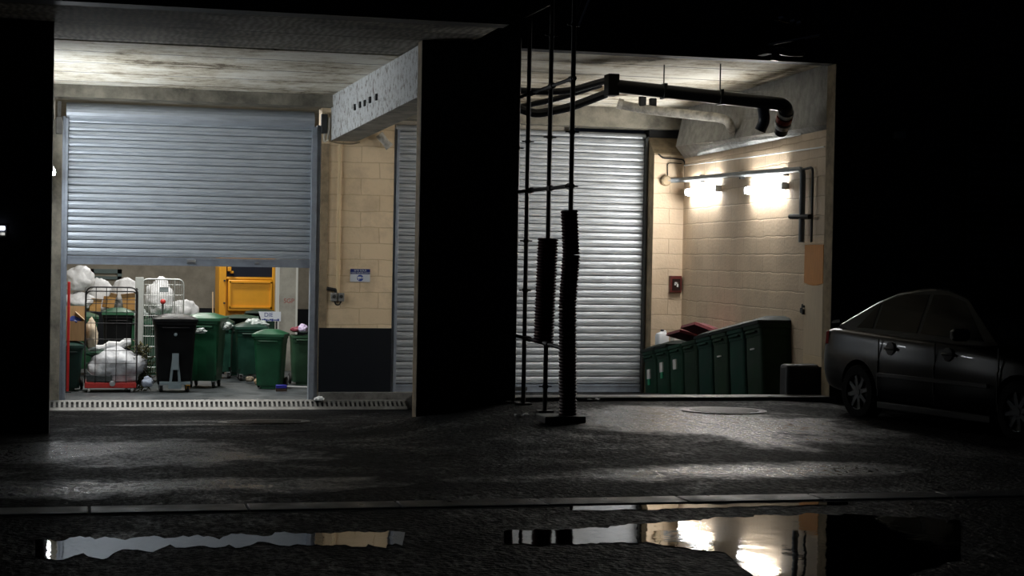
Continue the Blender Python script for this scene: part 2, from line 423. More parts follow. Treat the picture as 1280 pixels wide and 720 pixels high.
# ------------------------------------------------------------------ bays
M_side = M_conc
struct(MB().box(Xwl - 0.25, Xwl, Yi, Ys + 0.3, -1.2, Zc).build('wall_left', M_side, smooth=False))
Xa0 = P(76.5, 300, Y=Ys).x; Xa1 = P(399, 300, Y=Ys).x      # left shutter with rails
Xp1 = P(490.5, 300, Y=Ys).x                                # left edge of right shutter
Xs1 = P(808, 300, Y=Ys).x
zh_l = P(240, 134, Y=Ys).z
zlin_l = P(240, 127, Y=Ys - 0.25).z
struct(MB().box(Xwl, Xa0 - 0.005, Ys - 0.12, Ys + 0.3, -1.0, P(70, 150, Y=Ys).z).build('trim_6', M_conc, smooth=False))
struct(MB().box(Xwl, Xp1, Ys - 0.30, Ys + 0.3, zlin_l, Zc).build('trim_7', M_conc, smooth=False))
struct(MB().box(Xa1 + 0.005, Xp1 - 0.005, Ys - 0.08, Ys + 0.3, -1.0, zlin_l).build('wall_pier', M_tan, smooth=False))
zdado = P(440, 410, Y=Ys - 0.08).z
struct(MB().box(Xa1 + 0.006, Xp1 - 0.006, Ys - 0.088, Ys - 0.08, -1.0, zdado).build('baseboard_pier', M_navy, smooth=False))
struct(MB().box(Xa1 + 0.005, P(409, 300, Y=Ys).x, Ys - 0.1, Ys - 0.08, zdado, P(405, 180, Y=Ys).z).build('trim_8', M_edge, smooth=False))
zpl = P(460, 490.5, Y=Ys - 0.2).z
struct(MB().box(Xa1 + 0.01, Xpe, Ys - 0.2, Ys, -1.0, zpl).build('trim_9', M_kerb, bevel=0.01))
struct(MB().box(Xpe - 0.01, Xpe + 0.06, Ys - 0.75, Ys, -1.0, zpl - 0.02).build('trim_10', M_kerb, bevel=0.01))
# lintel and wall over the right shutter
zh_r = P(720, 163, Y=Ys).z
zlr = P(720, 157, Y=Ys - 0.25).z
struct(MB().box(Xp1 - 0.02, 16, Ys - 0.25, Ys + 0.3, zlr, Zc).build('trim_11', M_conc, smooth=False))
Ypr = Ys - 0.38
Xq0 = P(816, 300, Y=Ypr).x; Xq1 = P(853.5, 300, Y=Ypr).x
zpt = P(835, 194, Y=Ypr).z
struct(MB().box(Xs1 + 0.02, 16, Ys, Ys + 0.3, -2.0, zlr).build('wall_back', M_black, smooth=False))  # black colour stands in for the deep shadow in this recess
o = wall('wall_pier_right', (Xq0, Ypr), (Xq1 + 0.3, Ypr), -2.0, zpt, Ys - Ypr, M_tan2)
wg = MB().loft([[(x_, Ypr, zpt - .01), (x_, Ys - .02, zpt - .01), (x_, Ys - .02, zpt + .32), (x_, Ypr + .02, zpt + .03)] for x_ in (Xq0, Xq1 + .3)]); struct(wg.build('trim_18', M_edge, smooth=False))
struct(MB().box(Xq0 - 0.004, Xq0, Ypr + 0.01, Ys, -2.0, zpt).build('trim_12', M_edge, smooth=False))
Wf = P(853.5, 300, Y=Ypr); Wn = P(1036, 300, Y=Yi + 0.0)
zwf = P(857, 192.5, Y=Ypr).z; zwn = P(1033, 168, Y=Yi).z
zw = (zwf + zwn) / 2
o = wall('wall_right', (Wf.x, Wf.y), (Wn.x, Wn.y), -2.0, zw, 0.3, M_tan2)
o.location.z = 0
# roughcast beam over the right wall with a chamfered plastered foot
wd = Vector((Wn.x - Wf.x, Wn.y - Wf.y, 0)).normalized(); wn = Vector((wd.y, -wd.x, 0))
if wn.x > 0: wn = -wn
def wr(s, off, z):                        # point on the right wall: s along (0 far, 1 near), off into the bay
    p = Vector((Wf.x, Wf.y, 0)) + Vector((Wn.x - Wf.x, Wn.y - Wf.y, 0)) * s + wn * off
    return Vector((p.x, p.y, z))
A = [wr(0.0, .02, Zc), wr(0.0, .16, zw + .20), wr(0.0, 0, zw), wr(0.0, -.3, zw), wr(0.0, -.3, Zc)]
B = [wr(1.0, .06, Zc), wr(1.0, .06, zw + .05), wr(1.0, 0, zw), wr(1.0, -.3, zw), wr(1.0, -.3, Zc)]
bm_ = MB().loft([A, B]); struct(bm_.build('beam_right', M_greyplaster, smooth=False))
# smear of white plaster under that beam
sm = MB(); rings = []
for i in range(25):
    t = i / 24; s = 0.12 + 0.72 * t; wob = math.sin(PI * t) ** 0.5
    off = (.16 + (.06 - .16) * s) ; zb = zw + .20 + (.05 - .20) * s
    k = (0.42 + 0.25 * noise.noise(Vector((t * 9, 0, 3)))) * wob + 0.08
    q0 = wr(s, 0.012, zw + 0.012); q1 = wr(s, off * k + 0.01, zw + (zb - zw) * k + 0.004)
    rings.append([q0 + Vector((0, 0, -.02)), q1 + Vector((0, 0, -.02)), q1 + Vector((0, 0, .03)), q0 + Vector((0, 0, .03))])
sm.loft(rings); struct(sm.build('trim_13', M_plaster))
# concrete beam between the bays
Yn = Yi
k = [(414.5, 121), (414.5, 176)]
fa = P(414.5, 121, Y=Ys - .08); fb = P(414.5, 176, Y=Ys - .08); fc = P(446, 175.5, Y=Ys - .08)
na = P(528, 51, Y=Yn); nb = P(528, 119, Y=Yn)
wdt = fc.x - fb.x
bb = MB().loft([[Vector((fa.x, fa.y, Zc)), fb, Vector((fb.x + wdt, fb.y, fb.z)), Vector((fa.x + wdt, fa.y, Zc))],
                [Vector((na.x, na.y, Zc)), nb, Vector((nb.x + wdt, nb.y, nb.z)), Vector((na.x + wdt, na.y, Zc))]])
struct(bb.build('beam_centre', M_conc, smooth=False))
sk = MB()    # rough plaster coat on its face, leaving the underside bare
nseg = 24; rows = 6; vs = []
for i in range(nseg + 1):
    for j in range(rows + 1):
        t = i / nseg; u = j / rows
        top = Vector((fa.x, fa.y, Zc)).lerp(Vector((na.x, na.y, Zc)), t); bot = fb.lerp(nb, t)
        p = top.lerp(bot, u * 0.995); p.x -= 0.012 + 0.008 * noise.noise(p * 6); vs.append(p)
sk.add(vs, [(i * (rows + 1) + j, i * (rows + 1) + j + 1, (i + 1) * (rows + 1) + j + 1, (i + 1) * (rows + 1) + j) for i in range(nseg) for j in range(rows)])
M_beamface = mat('pitted_white_plaster', (0.66, 0.68, 0.69), 0.85, var=0.0, bump=0.8, bscale=45, bdist=0.02)
N_, L_, b_ = nodes(M_beamface)
tc = N_.new('ShaderNodeTexCoord'); vz = N_.new('ShaderNodeTexNoise'); vz.inputs['Scale'].default_value = 9; vz.inputs['Detail'].default_value = 9; vz.inputs['Roughness'].default_value = .75
L_.new(tc.outputs['Object'], vz.inputs['Vector'])
rr = N_.new('ShaderNodeValToRGB'); rr.color_ramp.elements[0].position = .36; rr.color_ramp.elements[0].color = (.14, .12, .095, 1); rr.color_ramp.elements[1].position = .5; rr.color_ramp.elements[1].color = (.66, .68, .69, 1)
L_.new(vz.outputs['Fac'], rr.inputs['Fac']); L_.new(rr.outputs['Color'], b_.inputs['Base Color'])
struct(sk.build('trim_14', M_beamface))
# drip slots in the plaster face
for i, (px, py) in enumerate(((445, 134), (451.5, 131), (457.5, 129), (464, 125), (472, 121.5))):
    t = (px - 414.5) / (528 - 414.5); yy = 1 / ((1 - t) / fa.y + t / na.y)
    p = P(px, py, Y=yy); tt = (yy - fa.y) / (na.y - fa.y); xx = fa.x + (na.x - fa.x) * tt
    q = MB().box(xx - .028, xx, yy - .05, yy + .05, p.z - .045, p.z + .045).build('trim_%d' % (30 + i), M_black); struct(q)

# pit under the bins along the right wall
BH = 1.20
e0 = nb0 - Vector((0, 0, BH)); e1 = nb1 - Vector((0, 0, BH))
# storage room behind the left shutter
XrL = Xwl - 1.2; XrR = P(399, 300, Y=Yb).x + 2.5
struct(MB().box(XrL, Xa1 + 2.5, Ys - 0.02, Yb, zsill - .25, zsill).build('floor', M_roomfloor, smooth=False))
struct(wall('wall_room_back', (XrL, Yb), (XrR, Yb), zsill, Zc + .2, 0.2, M_roomwall))
struct(MB().box(XrL, XrR, Yb - 0.012, Yb, zsill, P(250, 385, Y=Yb).z).build('baseboard_room', M_navy, smooth=False))
struct(MB().box(XrL - .2, XrL, Ys + .3, Yb, zsill, Zc + .2).build('wall_room_left', M_roomwall, smooth=False))
struct(MB().box(XrR, XrR + .2, Ys + .3, Yb, zsill, Zc + .2).build('wall_room_right', M_roomwall, smooth=False))
struct(MB().box(XrL, XrR, Ys + .3, Yb, Zc + .2, Zc + .4).build('ceiling_room', M_roomwall, smooth=False))
struct(MB().box(XrL - .2, Xwl + .1, Ys + .05, Ys + .3, zsill - .3, Zc + .3).build('wall_room_front', M_roomwall, smooth=False))
struct(MB().box(Xa1 + .02, XrR, Ys + .1, Ys + .3, zsill - .3, Zc + .3).build('wall_room_front_right', M_roomwall, smooth=False))

# ------------------------------------------------------------------ roller shutters
def curtain_profile(z0, z1, pitch, y=0.0, back=0.02):
    pts = [(y + back, z1), (y + back, z0)]; z = z0
    prof = ((0, .020), (.05, .020), (.10, .0), (.30, -.006), (.42, -.006), (.48, .006), (.54, -.005), (.80, -.003), (.94, .004), (1.0, .012))
    while z < z1 - 1e-4:
        for f, dy in prof:
            zz = z + f * pitch
            if zz <= z1: pts.append((y + dy, zz))
        z += pitch
    return pts
def shutter(label, X0, X1, ztop, zbot, zhood, zfloor, m, rail_l, rail_r, rl, rr, group=None, pitch=.1245):
    t = thing('roller_shutter', label, 'roller shutter', ((X0 + X1) / 2, Ys, zfloor))
    ox, oz = (X0 + X1) / 2, zfloor
    a, c = X0 + rl - .01 - ox, X1 - rr + .01 - ox
    pr = curtain_profile(zbot + .14 - oz, ztop - oz, pitch)
    mb = MB().loft([[(a, y, z) for y, z in pr], [(c, y, z) for y, z in pr]]); mb.build('slat_curtain', m, t, angle=25)
    bar = MB().box(a, c, -.03, .03, zbot - oz, zbot + .135 - oz).box(a, c, -.036, -.03, zbot + .10 - oz, zbot + .112 - oz).box(a, c, -.045, .04, zbot - oz, zbot + .02 - oz)
    bar = bar.build('bottom_bar', M_rail, t)
    drum = MB(); rad = (zhood - ztop) * 1.05
    ring = []
    for k in range(25):
        an = R(-95 + 200 * k / 24)
        r_ = rad * (1 + .012 * (k % 2)); ring.append((.10 - r_ * math.cos(an) * .62, ztop - oz - .02 + rad * .5 + r_ * .55 * math.sin(an)))
    ring += [(.14, ring[-1][1]), (.14, ring[0][1])]
    drum.loft([[(a - .03, y, z) for y, z in ring], [(c + .03, y, z) for y, z in ring]]).build('shutter_roll', m, t, angle=8)
    for s, (x0, x1, mm) in enumerate(((X0 - ox, X0 + rl - ox, rail_l), (X1 - rr - ox, X1 - ox, rail_r))):
        inner = x1 if s == 0 else x0; outer = x0 if s == 0 else x1; d = 1 if s == 0 else -1; wd_ = abs(x1 - x0)
        q = MB()
        q.box(min(inner, inner - d * wd_ * .55), max(inner, inner - d * wd_ * .55), -.10, .05, 0, ztop - oz + .02)
        q.box(min(outer, outer + d * wd_ * .45), max(outer, outer + d * wd_ * .45), -.05, .05, 0, ztop - oz + .05)
        q.build('guide_rail', mm, t, bevel=.004)
    return t, ox, oz, bar
zt_l = P(240, 155, Y=Ys).z; zb_l = P(240, 332.5, Y=Ys).z
sl, ox, oz, bar = shutter('blue-grey roller shutter stopped half open above the storage room full of bins', Xa0, Xa1, zt_l, zb_l, zh_l, zsill, M_galv, M_rail, M_rail,
        P(84, 300, Y=Ys).x - Xa0, Xa1 - P(387.5, 300, Y=Ys).x)
p = P(239, 327, Y=Ys - .04)
MB().box(p.x - ox - .07, p.x - ox + .07, -.048, -.03, p.z - oz - .035, p.z - oz + .035).box(p.x - ox - .05, p.x - ox + .05, -.06, -.045, p.z - oz - .012, p.z - oz + .012).build('lift_handle', M_steel, bar, bevel=.004)
p = P(321, 329, Y=Ys - .04)
MB().box(p.x - ox - .03, p.x - ox + .03, -.05, -.03, p.z - oz - .02, p.z - oz + .02).build('lock_plate', M_steel, bar, bevel=.004)
zt_r = P(720, 171.5, Y=Ys).z
s2, ox2, oz2, bar2 = shutter('fully closed galvanised roller shutter with scuffed slats behind the pipe rack', Xp1, Xs1, zt_r, zshb, zh_r, zshb, M_galv2, M_rail, M_raildark,
        P(496.5, 300, Y=Ys).x - Xp1, Xs1 - P(803, 300, Y=Ys).x)
p = P(652, 491, Y=Ys - .05)
MB().box(p.x - ox2 - .1, p.x - ox2 + .1, -.05, -.03, .03, .09).build('lock_plate', M_raildark, bar2, bevel=.004)

# drain channels
def drain(label, x0, x1, y0, z0, y1, z1, pitch, slant=0.0):
    c = Vector(((x0 + x1) / 2, y0, z0)); t = thing('drain_channel', label, 'drain', c)
    dy, dz = y1 - y0, z1 - z0
    L = x1 - x0
    def q(mb, u0, u1, a0, a1, h):  # a slab on the incline
        vs = []
        for lift in (-.03, h):
            for (u, a) in ((u0, a0), (u1, a0), (u1, a1), (u0, a1)):
                vs.append((u - L / 2 + slant * 0, a * dy, a * dz + lift))
        mb.add(vs, [(0, 3, 2, 1), (4, 5, 6, 7), (0, 1, 5, 4), (1, 2, 6, 5), (2, 3, 7, 6), (3, 0, 4, 7)])
    fr = MB(); q(fr, 0, L, 0, .28, .004); q(fr, 0, L, .82, 1, .004); fr.build('frame', M_grate, t)
    tr = MB(); q(tr, 0, L, .28, .82, -.022); tr.build('trough', M_black, t)
    gr = MB(); u = 0.0
    while u < L - pitch * .5:
        q(gr, u, u + pitch * .48, .26, .84, .006); u += pitch
    g_ = gr.build('grating', M_grate, t)
    return t
drain('galvanised slotted drain along the threshold of the half-open shutter', P(60, 505, Y=Ys - .3).x, P(508, 505, Y=Ys - .3).x, Ys - .42, zdr, Ys - .19, P(300, 499.8, Y=Ys - .19).z, .078)
xk = P(700, 498, Y=Yf + .1).x
drain('narrow slotted drain set in the kerb before the closed shutter', P(646, 498, Y=Yf + .1).x, P(800, 498, Y=Yf + .1).x, Yf - .03, zk - .05, Yf + .06, zk + .0, .07)
# ------------------------------------------------------------------ lamps
M_tube = mat('lit_tube', (1, 1, 1), .5, emit=(1.0, .99, .965), estr=94)
M_tubeb = mat('lit_tube_cool', (1, 1, 1), .5, emit=(.90, .95, 1.0), estr=94)
M_whiteplastic = mat('white_plastic', (.72, .72, .70), .45)
def batten(label, p, dirv, normal, L, m, group=None):
    t = thing('tube_light', label, 'wall light', p, math.atan2(dirv.y, dirv.x), group)
    sgn = 1 if Vector((-dirv.y, dirv.x, 0)).dot(normal) > 0 else -1
    MB().box(-L / 2, L / 2, -.03 if sgn > 0 else -.0, .0 if sgn > 0 else .03, -.05, .05).build('housing', M_whiteplastic, t, bevel=.006)
    prof = [(sgn * (.0 + .075 * math.sin(PI * k / 10)), -.06 * math.cos(PI * k / 10)) for k in range(11)]
    MB().loft([[(-L / 2 + .04, y, z) for y, z in prof], [(L / 2 - .04, y, z) for y, z in prof]]).build('diffuser', m, t)
    for e in (-1, 1):
        MB().box(e * L / 2 - .04, e * L / 2 + .04, min(0, sgn * .07), max(0, sgn * .07), -.055, .055).build('end_cap', M_whiteplastic, t, bevel=.01)
    return t
def wall_s(px):     # parameter s on the right wall under pixel column px
    lo, hi = -.2, 1.2
    for _ in range(40):
        m_ = (lo + hi) / 2; q = wr(m_, 0, 3) - CAM; u = 640 + F * q.dot(RT) / q.dot(FWD)
        if u < px: lo = m_
        else: hi = m_
    return lo
def wall_p(px, py, off=0.0):
    s = wall_s(px); q = wr(s, 0, 0); d = P(px, py, Y=q.y); return wr(s, off, d.z)
for lab, x0, x1, y in (('glowing white tube light on the block wall, the one further from the cabinet', 863, 902, 238), ('glowing white tube light on the block wall, the one nearer the cabinet', 938, 986, 235.5)):
    a = wall_p(x0, y + 1, .035); b = wall_p(x1, y - 1, .035); c = (a + b) / 2
    batten(lab, c, wd, wn, (b - a).length, M_tube, 'tube lights on the right wall')
pl = P(67, 213, Y=Ys - 1.55)
tl = batten('cool white lamp on the side wall beside the half-open shutter', Vector((Xwl + .075, pl.y, pl.z)), Vector((0, 1, 0)), Vector((1, 0, 0)), 1.3, M_tubeb)
pl2 = P(58, 213, Y=Ys - 3.6)
batten('second cool lamp on the side wall, hidden behind the left pillar', Vector((Xwl + .035, pl2.y, pl.z)), Vector((0, 1, 0)), Vector((1, 0, 0)), 1.3, M_tubeb)
# fluorescent light inside the storage room (out of sight above the shutter)
for x, y in ((Xa0 + 1.1, Ys + 1.3), (Xa0 + 3.0, Ys + 2.2), (Xa0 + 2.2, Ys + 8)):
    ld = bpy.data.lights.new('storage_room_lamp', 'AREA'); ld.shape = 'RECTANGLE'; ld.size = 1.4; ld.size_y = .3; ld.energy = 170; ld.color = (1.0, .97, .92)
    lo_ = bpy.data.objects.new('storage_room_lamp', ld); COL.objects.link(lo_); lo_.location = (x, y, Zc + .1)
# ------------------------------------------------------------------ bins
def bin_mats(c, key):
    return mat('bin_plastic_' + key, c, .62 if key[:3] == 'row' or key == 'maroon' else .42, var=.35, scale=4, rvar=.1, bump=.05, bscale=30, spec=.2 if key[:3] in ('row', 'bla') else .5)
def lid_mesh(w, d, dome=.07, n=10, lip=.045):
    mb = MB(); vs = []
    for j in range(n + 1):
        for i in range(n + 1):
            u = i / n * 2 - 1; v = j / n * 2 - 1
            h = dome * (1 - abs(u) ** 3.5) * (1 - abs(v) ** 3.5) + (.012 if abs(u) < .55 and abs(v) < .6 else 0)
            vs.append((u * w / 2, v * d / 2, h))
    fs = [(j * (n + 1) + i, j * (n + 1) + i + 1, (j + 1) * (n + 1) + i + 1, (j + 1) * (n + 1) + i) for j in range(n) for i in range(n)]
    ring = [i for i in range(n + 1)] + [(j + 1) * (n + 1) + n for j in range(n)] + [n * (n + 1) + i for i in range(n - 1, -1, -1)] + [j * (n + 1) for j in range(n - 1, 0, -1)]
    o = len(vs); vs += [(vs[k][0] * 1.01, vs[k][1] * 1.01, -lip) for k in ring]; m = len(ring)
    fs += [(ring[i], ring[(i + 1) % m], o + (i + 1) % m, o + i) for i in range(m)]
    fs.append(tuple(o + i for i in range(m)))
    mb.add(vs, fs); return mb
def make_bin(label, w, d, h, col, key, lidcol=None, lidkey=None, group=None, casters=False, lid=0.0, taper=.80, lid_on=True, ribs=True, wheelcol=None, loc=(0, 0, 0), rotz=0.0):
    """origin on the floor, front towards -y, hinge towards +y"""
    t = thing('wheelie_bin' if not casters else 'waste_container', label, 'bin', loc, rotz, group)
    m = bin_mats(col, key); ml = bin_mats(lidcol, lidkey) if lidcol else m
    zb = .13 if casters else .055
    prof = [(zb, taper), (zb + .02, taper + .015), (h * .55, taper + (1 - taper) * .55), (h * .86, .965), (h * .862, .985), (h * .95, 1.0), (h * .952, 1.05), (h, 1.05), (h, .97), (h * .9, .95)]
    rings = [rrect(w * .93 * k, d * .86 * k, .06, z, cy=(1 - k) * d * .12) for z, k in prof]
    b = MB().loft(rings)
    if ribs:
        for i in range(4):
            x = (-.36 + .24 * i) * w
            k0, k1 = taper + .02, .95
            yf0 = -d * .43 * k0 + (1 - k0) * d * .12; yf1 = -d * .43 * k1 + (1 - k1) * d * .12
            vs = [(x - .02, yf0 - .012, zb + .1), (x + .02, yf0 - .012, zb + .1), (x + .02, yf0 + .03, zb + .1), (x - .02, yf0 + .03, zb + .1),
                  (x - .02, yf1 - .012, h * .84), (x + .02, yf1 - .012, h * .84), (x + .02, yf1 + .03, h * .84), (x - .02, yf1 + .03, h * .84)]
            b.add(vs, [(0, 3, 2, 1), (4, 5, 6, 7), (0, 1, 5, 4), (1, 2, 6, 5), (2, 3, 7, 6), (3, 0, 4, 7)])
    b.build('body', m, t)
    # comb rail and front grip under the rim
    MB().box(-w * .30, w * .30, -d * .475, -d * .42, h * .90, h * .925).build('front_grip', m, t, bevel=.008)
    if lid_on:
        l = lid_mesh(w * 1.0, d * .95); lo = l.build('lid', ml, t)
        lo.location = (0, d * .44, h + .045); lo.rotation_euler = (-lid, 0, 0)
        for v in lo.data.vertices: v.co.y -= d * .44
    # hinge bar and push handle at the back
    hb = MB().tube([(-w * .42, d * .475, h * .97), (w * .42, d * .475, h * .97)], .018, 8)
    for sx in (-1, 1): hb.box(sx * w * .40 - .02, sx * w * .40 + .02, d * .40, d * .49, h * .94, h * .985)
    hb.build('handle', ml, t)
    mw = mat('rubber', (.012, .012, .012), .7); mh = mat('wheel_hub', (.28, .28, .28), .5)
    if casters:
        for sx in (-1, 1):
            for sy in (-1, 1):
                cx, cy = sx * w * .30, sy * d * .28 + .02
                hub = MB().box(cx - .035, cx + .035, cy - .05, cy + .05, .115, .135).box(cx - .034, cx - .026, cy - .03, cy + .03, .05, .12).box(cx + .026, cx + .034, cy - .03, cy + .03, .05, .12)
                fork = hub.build('caster', mat('orange_caster', (.75, .36, .04), .5) if (wheelcol and sx > 0 and sy < 0) else M_steel, t)
                mm = Matrix.Translation((cx, cy + .02, .062)) @ Matrix.Rotation(PI / 2, 4, 'Y')
                MB().lathe([(.02, -.022), (.055, -.022), (.062, -.014), (.062, .014), (.055, .022), (.02, .022)], 18, mm).build('wheel', mw, fork)
    else:
        for sx in (-1, 1):
            mm = Matrix.Translation((sx * w * .43, d * .36, .10)) @ Matrix.Rotation(PI / 2, 4, 'Y')
            wo = MB().lathe([(.03, -.025), (.085, -.025), (.1, -.015), (.1, .015), (.085, .025), (.03, .025)], 20, mm).build('wheel', mw, t)
            MB().lathe([(.005, -.03), (.05, -.028), (.05, .028), (.005, .03)], 14, mm).build('wheel_hub', mh, wo)
        MB().tube([(-w * .40, d * .36, .10), (w * .40, d * .36, .10)], .012, 8).build('axle', M_raildark, t)
        MB().box(-w * .25, w * .25, -d * .30, -d * .1, 0, .06).build('foot', m, t, bevel=.01)
    return t

# row of eight bins along the right wall, standing on a slope
rowv = e1 - e0; nB = 8; bw_ = rowv.length / nB
xl = rowv.normalized()                       # local x: away from the camera
hz = Vector((xl.x, xl.y, 0)).normalized()
yl = Vector((hz.y, -hz.x, 0))                # into the wall
if yl.x < 0: yl = -yl
zl_ = xl.cross(yl)
if zl_.z < 0: zl_ = -zl_
dB = .74
labels = ['dark green bin of the row on the right, the end one beside the wooden cabinet',
          'dark green bin of the row on the right, second from the wooden cabinet',
          'dark green bin on the right with a white dash, third from the wooden cabinet',
          'dark green bin of the row on the right, fourth from the wooden cabinet',
          'dark green bin with raised maroon lid, fifth from the wooden cabinet',
          'green bin with raised maroon lid and plain white sticker, third from the closed shutter',
          'green bin with a white and green sticker, second from the closed shutter',
          'green bin with white and green sticker under the white jug, next to the closed shutter']
bins = []
M_sticker = mat('white_sticker', (.75, .72, .70), .5); M_stickg = mat('green_sticker', (.02, .36, .17), .5)
for i in range(nB):
    c = e0 + rowv * ((i + .5) / nB) + yl * (dB * .40)
    cols = [(.016, .042, .022), (.008, .052, .034), (.016, .045, .024), (.008, .048, .032), (.014, .042, .022), (.008, .052, .028), (.008, .048, .026), (.008, .048, .026)]
    b = make_bin(labels[i], bw_ * .97, dB, BH - .05, cols[i], 'row%d' % i, (.20, .035, .042) if i in (4, 5) else (.005, .012, .009), 'maroon' if i in (4, 5) else 'rowlid',
                 group='dark green bins lined up along the right wall', lid=R(20) if i == 4 else R(15) if i == 5 else 0, taper=.95, ribs=False)
    mm = Matrix((xl, yl, zl_)).transposed().to_4x4(); mm.translation = c
    b.matrix_world = mm
    fy = -dB * .43 * 1.0 + .004
    if i >= 5:
        s_ = MB().box(-.07, .07, fy - .014, fy + .02, (BH - .05) * (.66 if i != 7 else .60), (BH - .05) * (.66 if i != 7 else .60) + .16).build('sticker', M_sticker, b)
        if i > 5: MB().box(-.05, .05, fy - .012, fy + .02, (BH - .05) * (.66 if i != 7 else .60) - .1, (BH - .05) * (.66 if i != 7 else .60)).build('green_strip', M_stickg, s_)
    if i in (0, 2):
        MB().box(-.07, .07, fy - .012, fy + .02, (BH - .05) * .70, (BH - .05) * .70 + .02).build('sticker', M_sticker, b)
    bins.append(b)
# pit floor under them
f0 = e0 - rowv.normalized() * 1.2 - yl * .12; f1 = e1 + rowv.normalized() * .5 - yl * .12
pf = MB(); q = [f0, f1, f1 + yl * 1.6, f0 + yl * 1.6]
pf.add(q + [v - Vector((0, 0, .4)) for v in q], [(0, 1, 2, 3), (7, 6, 5, 4), (0, 4, 5, 1), (1, 5, 6, 2), (2, 6, 7, 3), (3, 7, 4, 0)])
struct(pf.build('floor_pit', M_asph, smooth=False))

def on_lid(i, along, into, lift=0):
    return e0 + rowv * ((i + along) / nB) + yl * into + zl_ * (BH + lift)
# jug and box standing on the far lids
t = thing('plastic_jug', 'white plastic jug standing on the bin nearest the closed shutter', 'jug', on_lid(7, .5, .22, .035)); t.rotation_euler = (0, 0, .2)
M_jug = mat('milky_plastic', (.78, .80, .84), .4, trans=.0)
hj = .255
MB().loft([rrect(.20 * k, .16 * k, .03, z) for z, k in ((0, .95), (.02, 1), (hj * .72, 1), (hj * .86, .88), (hj * .93, .5), (hj, .3))]).build('body', M_jug, t)
MB().lathe([(.028, hj), (.03, hj + .002), (.03, hj + .03), (.02, hj + .034)], 14).build('cap', mat('dark_cap', (.05, .05, .06), .5), t)
MB().tube(arcs([(.06, 0, hj * .78), (.075, 0, hj * 1.02), (.02, 0, hj * 1.02)], .02), .011, 8).build('handle', M_jug, t)
o = MB().box(-.10, .10, -.07, .07, 0, .09).box(-.105, .105, -.075, .075, .08, .12).build('polystyrene_box', mat('polystyrene', (.76, .75, .70), .7), bevel=.01)
o.location = on_lid(6, .45, .25, .035); o.rotation_euler = (0, 0, .15); tag(o, 'small white box on the bin lid beside the white jug', 'box')

# ------------------------------------------------------------------ things of the right bay
c0 = wall_p(1012.5, 380, 0); c1 = wall_p(1037, 380, 0); cw = (c1 - c0).length
s_m = (c0 + c1) / 2
zc0 = P(1018, 457, Y=s_m.y).z; zc1 = P(1018, 305, Y=s_m.y).z
t = thing('electrical_cabinet', 'tall narrow beige cabinet with orange wooden upper panel against the right wall', 'cabinet', (s_m.x + wn.x * .05, s_m.y + wn.y * .05, zc0), math.atan2(wd.y, wd.x))
M_beige = mat('beige_paint', (.70, .55, .35), .55, var=.12, scale=4); M_orange = mat('orange_wood', (.72, .30, .06), .5, var=.2, scale=6, stretch=(8, 1, .6))
H = zc1 - zc0
MB().box(-cw / 2, cw / 2, 0, .045, 0, H).box(-cw / 2 - .012, cw / 2, -.012, .045, H, H + .03).build('body', M_beige, t, bevel=.004)
MB().prism([(-cw / 2 + .02, H - .01), (-cw / 2 + .02, H * .68)] + [(-cw / 2 + .02 + (cw - .03) * k / 8, H * .68 - .035 * math.sin(PI * k / 8)) for k in range(1, 8)] + [(cw / 2 - .01, H * .68), (cw / 2 - .01, H - .01)], -.014, 0).build('upper_panel', M_orange, t)
MB().box(-cw / 2 + .03, cw / 2 - .01, -.01, 0, .14, H * .66).build('door', mat('pale_wood_panel', (.68, .55, .38), .55, var=.1, scale=5, stretch=(6, 1, .5)), t, bevel=.003)
MB().box(-cw / 2 + .03, cw / 2 - .01, -.008, 0, .01, .13).build('kick_panel', M_beige, t)
lk = MB().box(-cw / 2 - .02, -cw / 2 + .06, -.03, -.01, H * .47, H * .49).tube(arcs([(-cw / 2 + .0, -.03, H * .47), (-cw / 2 + .0, -.03, H * .50), (-cw / 2 + .04, -.03, H * .50), (-cw / 2 + .04, -.03, H * .47)], .02), .006, 6).build('hasp', M_raildark, t)
MB().box(-cw / 2 - .03, -cw / 2 + .025, -.05, -.02, H * .425, H * .47).box(-cw / 2 + .03, -cw / 2 + .075, -.05, -.02, H * .415, H * .46).build('padlock', M_raildark, lk, bevel=.006)
x1 = P(1033, 380, Y=Yi + .32).x; x0 = P(983, 475, Y=Yi + .14).x; zt = P(1000, 456, Y=Yi + .14).z
o = MB().box(x0, x1 + .05, Yi + .13, Yi + .40, zt - 1.4, zt).build('trim_15', M_dark, bevel=.05); struct(o)

# call point on the pier
p = P(843, 355, Y=Ypr)
t = thing('alarm_call_point', 'dark red alarm call box with white mark on the narrow wall', 'alarm box', (p.x, Ypr - .0, p.z))
M_red = mat('dark_red_paint', (.12, .018, .014), .4, var=.4, scale=9)
hw = W(8, 27.5) ; hh = W(11, 27.5)
MB().box(-hw, hw, -.09, 0, -hh, hh).build('body', M_red, t, bevel=.01)
MB().box(-hw * .68, hw * .68, -.10, -.085, -hh * .72, hh * .62).build('window', mat('dark_glass', (.02, .01, .01), .15), t)
MB().box(-.03, .035, -.108, -.098, .0, .035).box(.008, .035, -.108, -.098, -.05, .035).box(-.035, -.012, -.108, -.098, -.02, .02).build('white_mark', M_whiteplastic, t)
o = MB().box(-.012, .012, -.03, 0, -hh * .8, hh * .8).build('trunking', M_raildark); q = P(853, 355, Y=Ypr); o.location = (q.x - .03, Ypr, q.z)
tag(o, 'short dark vertical strip beside the alarm call box', 'strip')

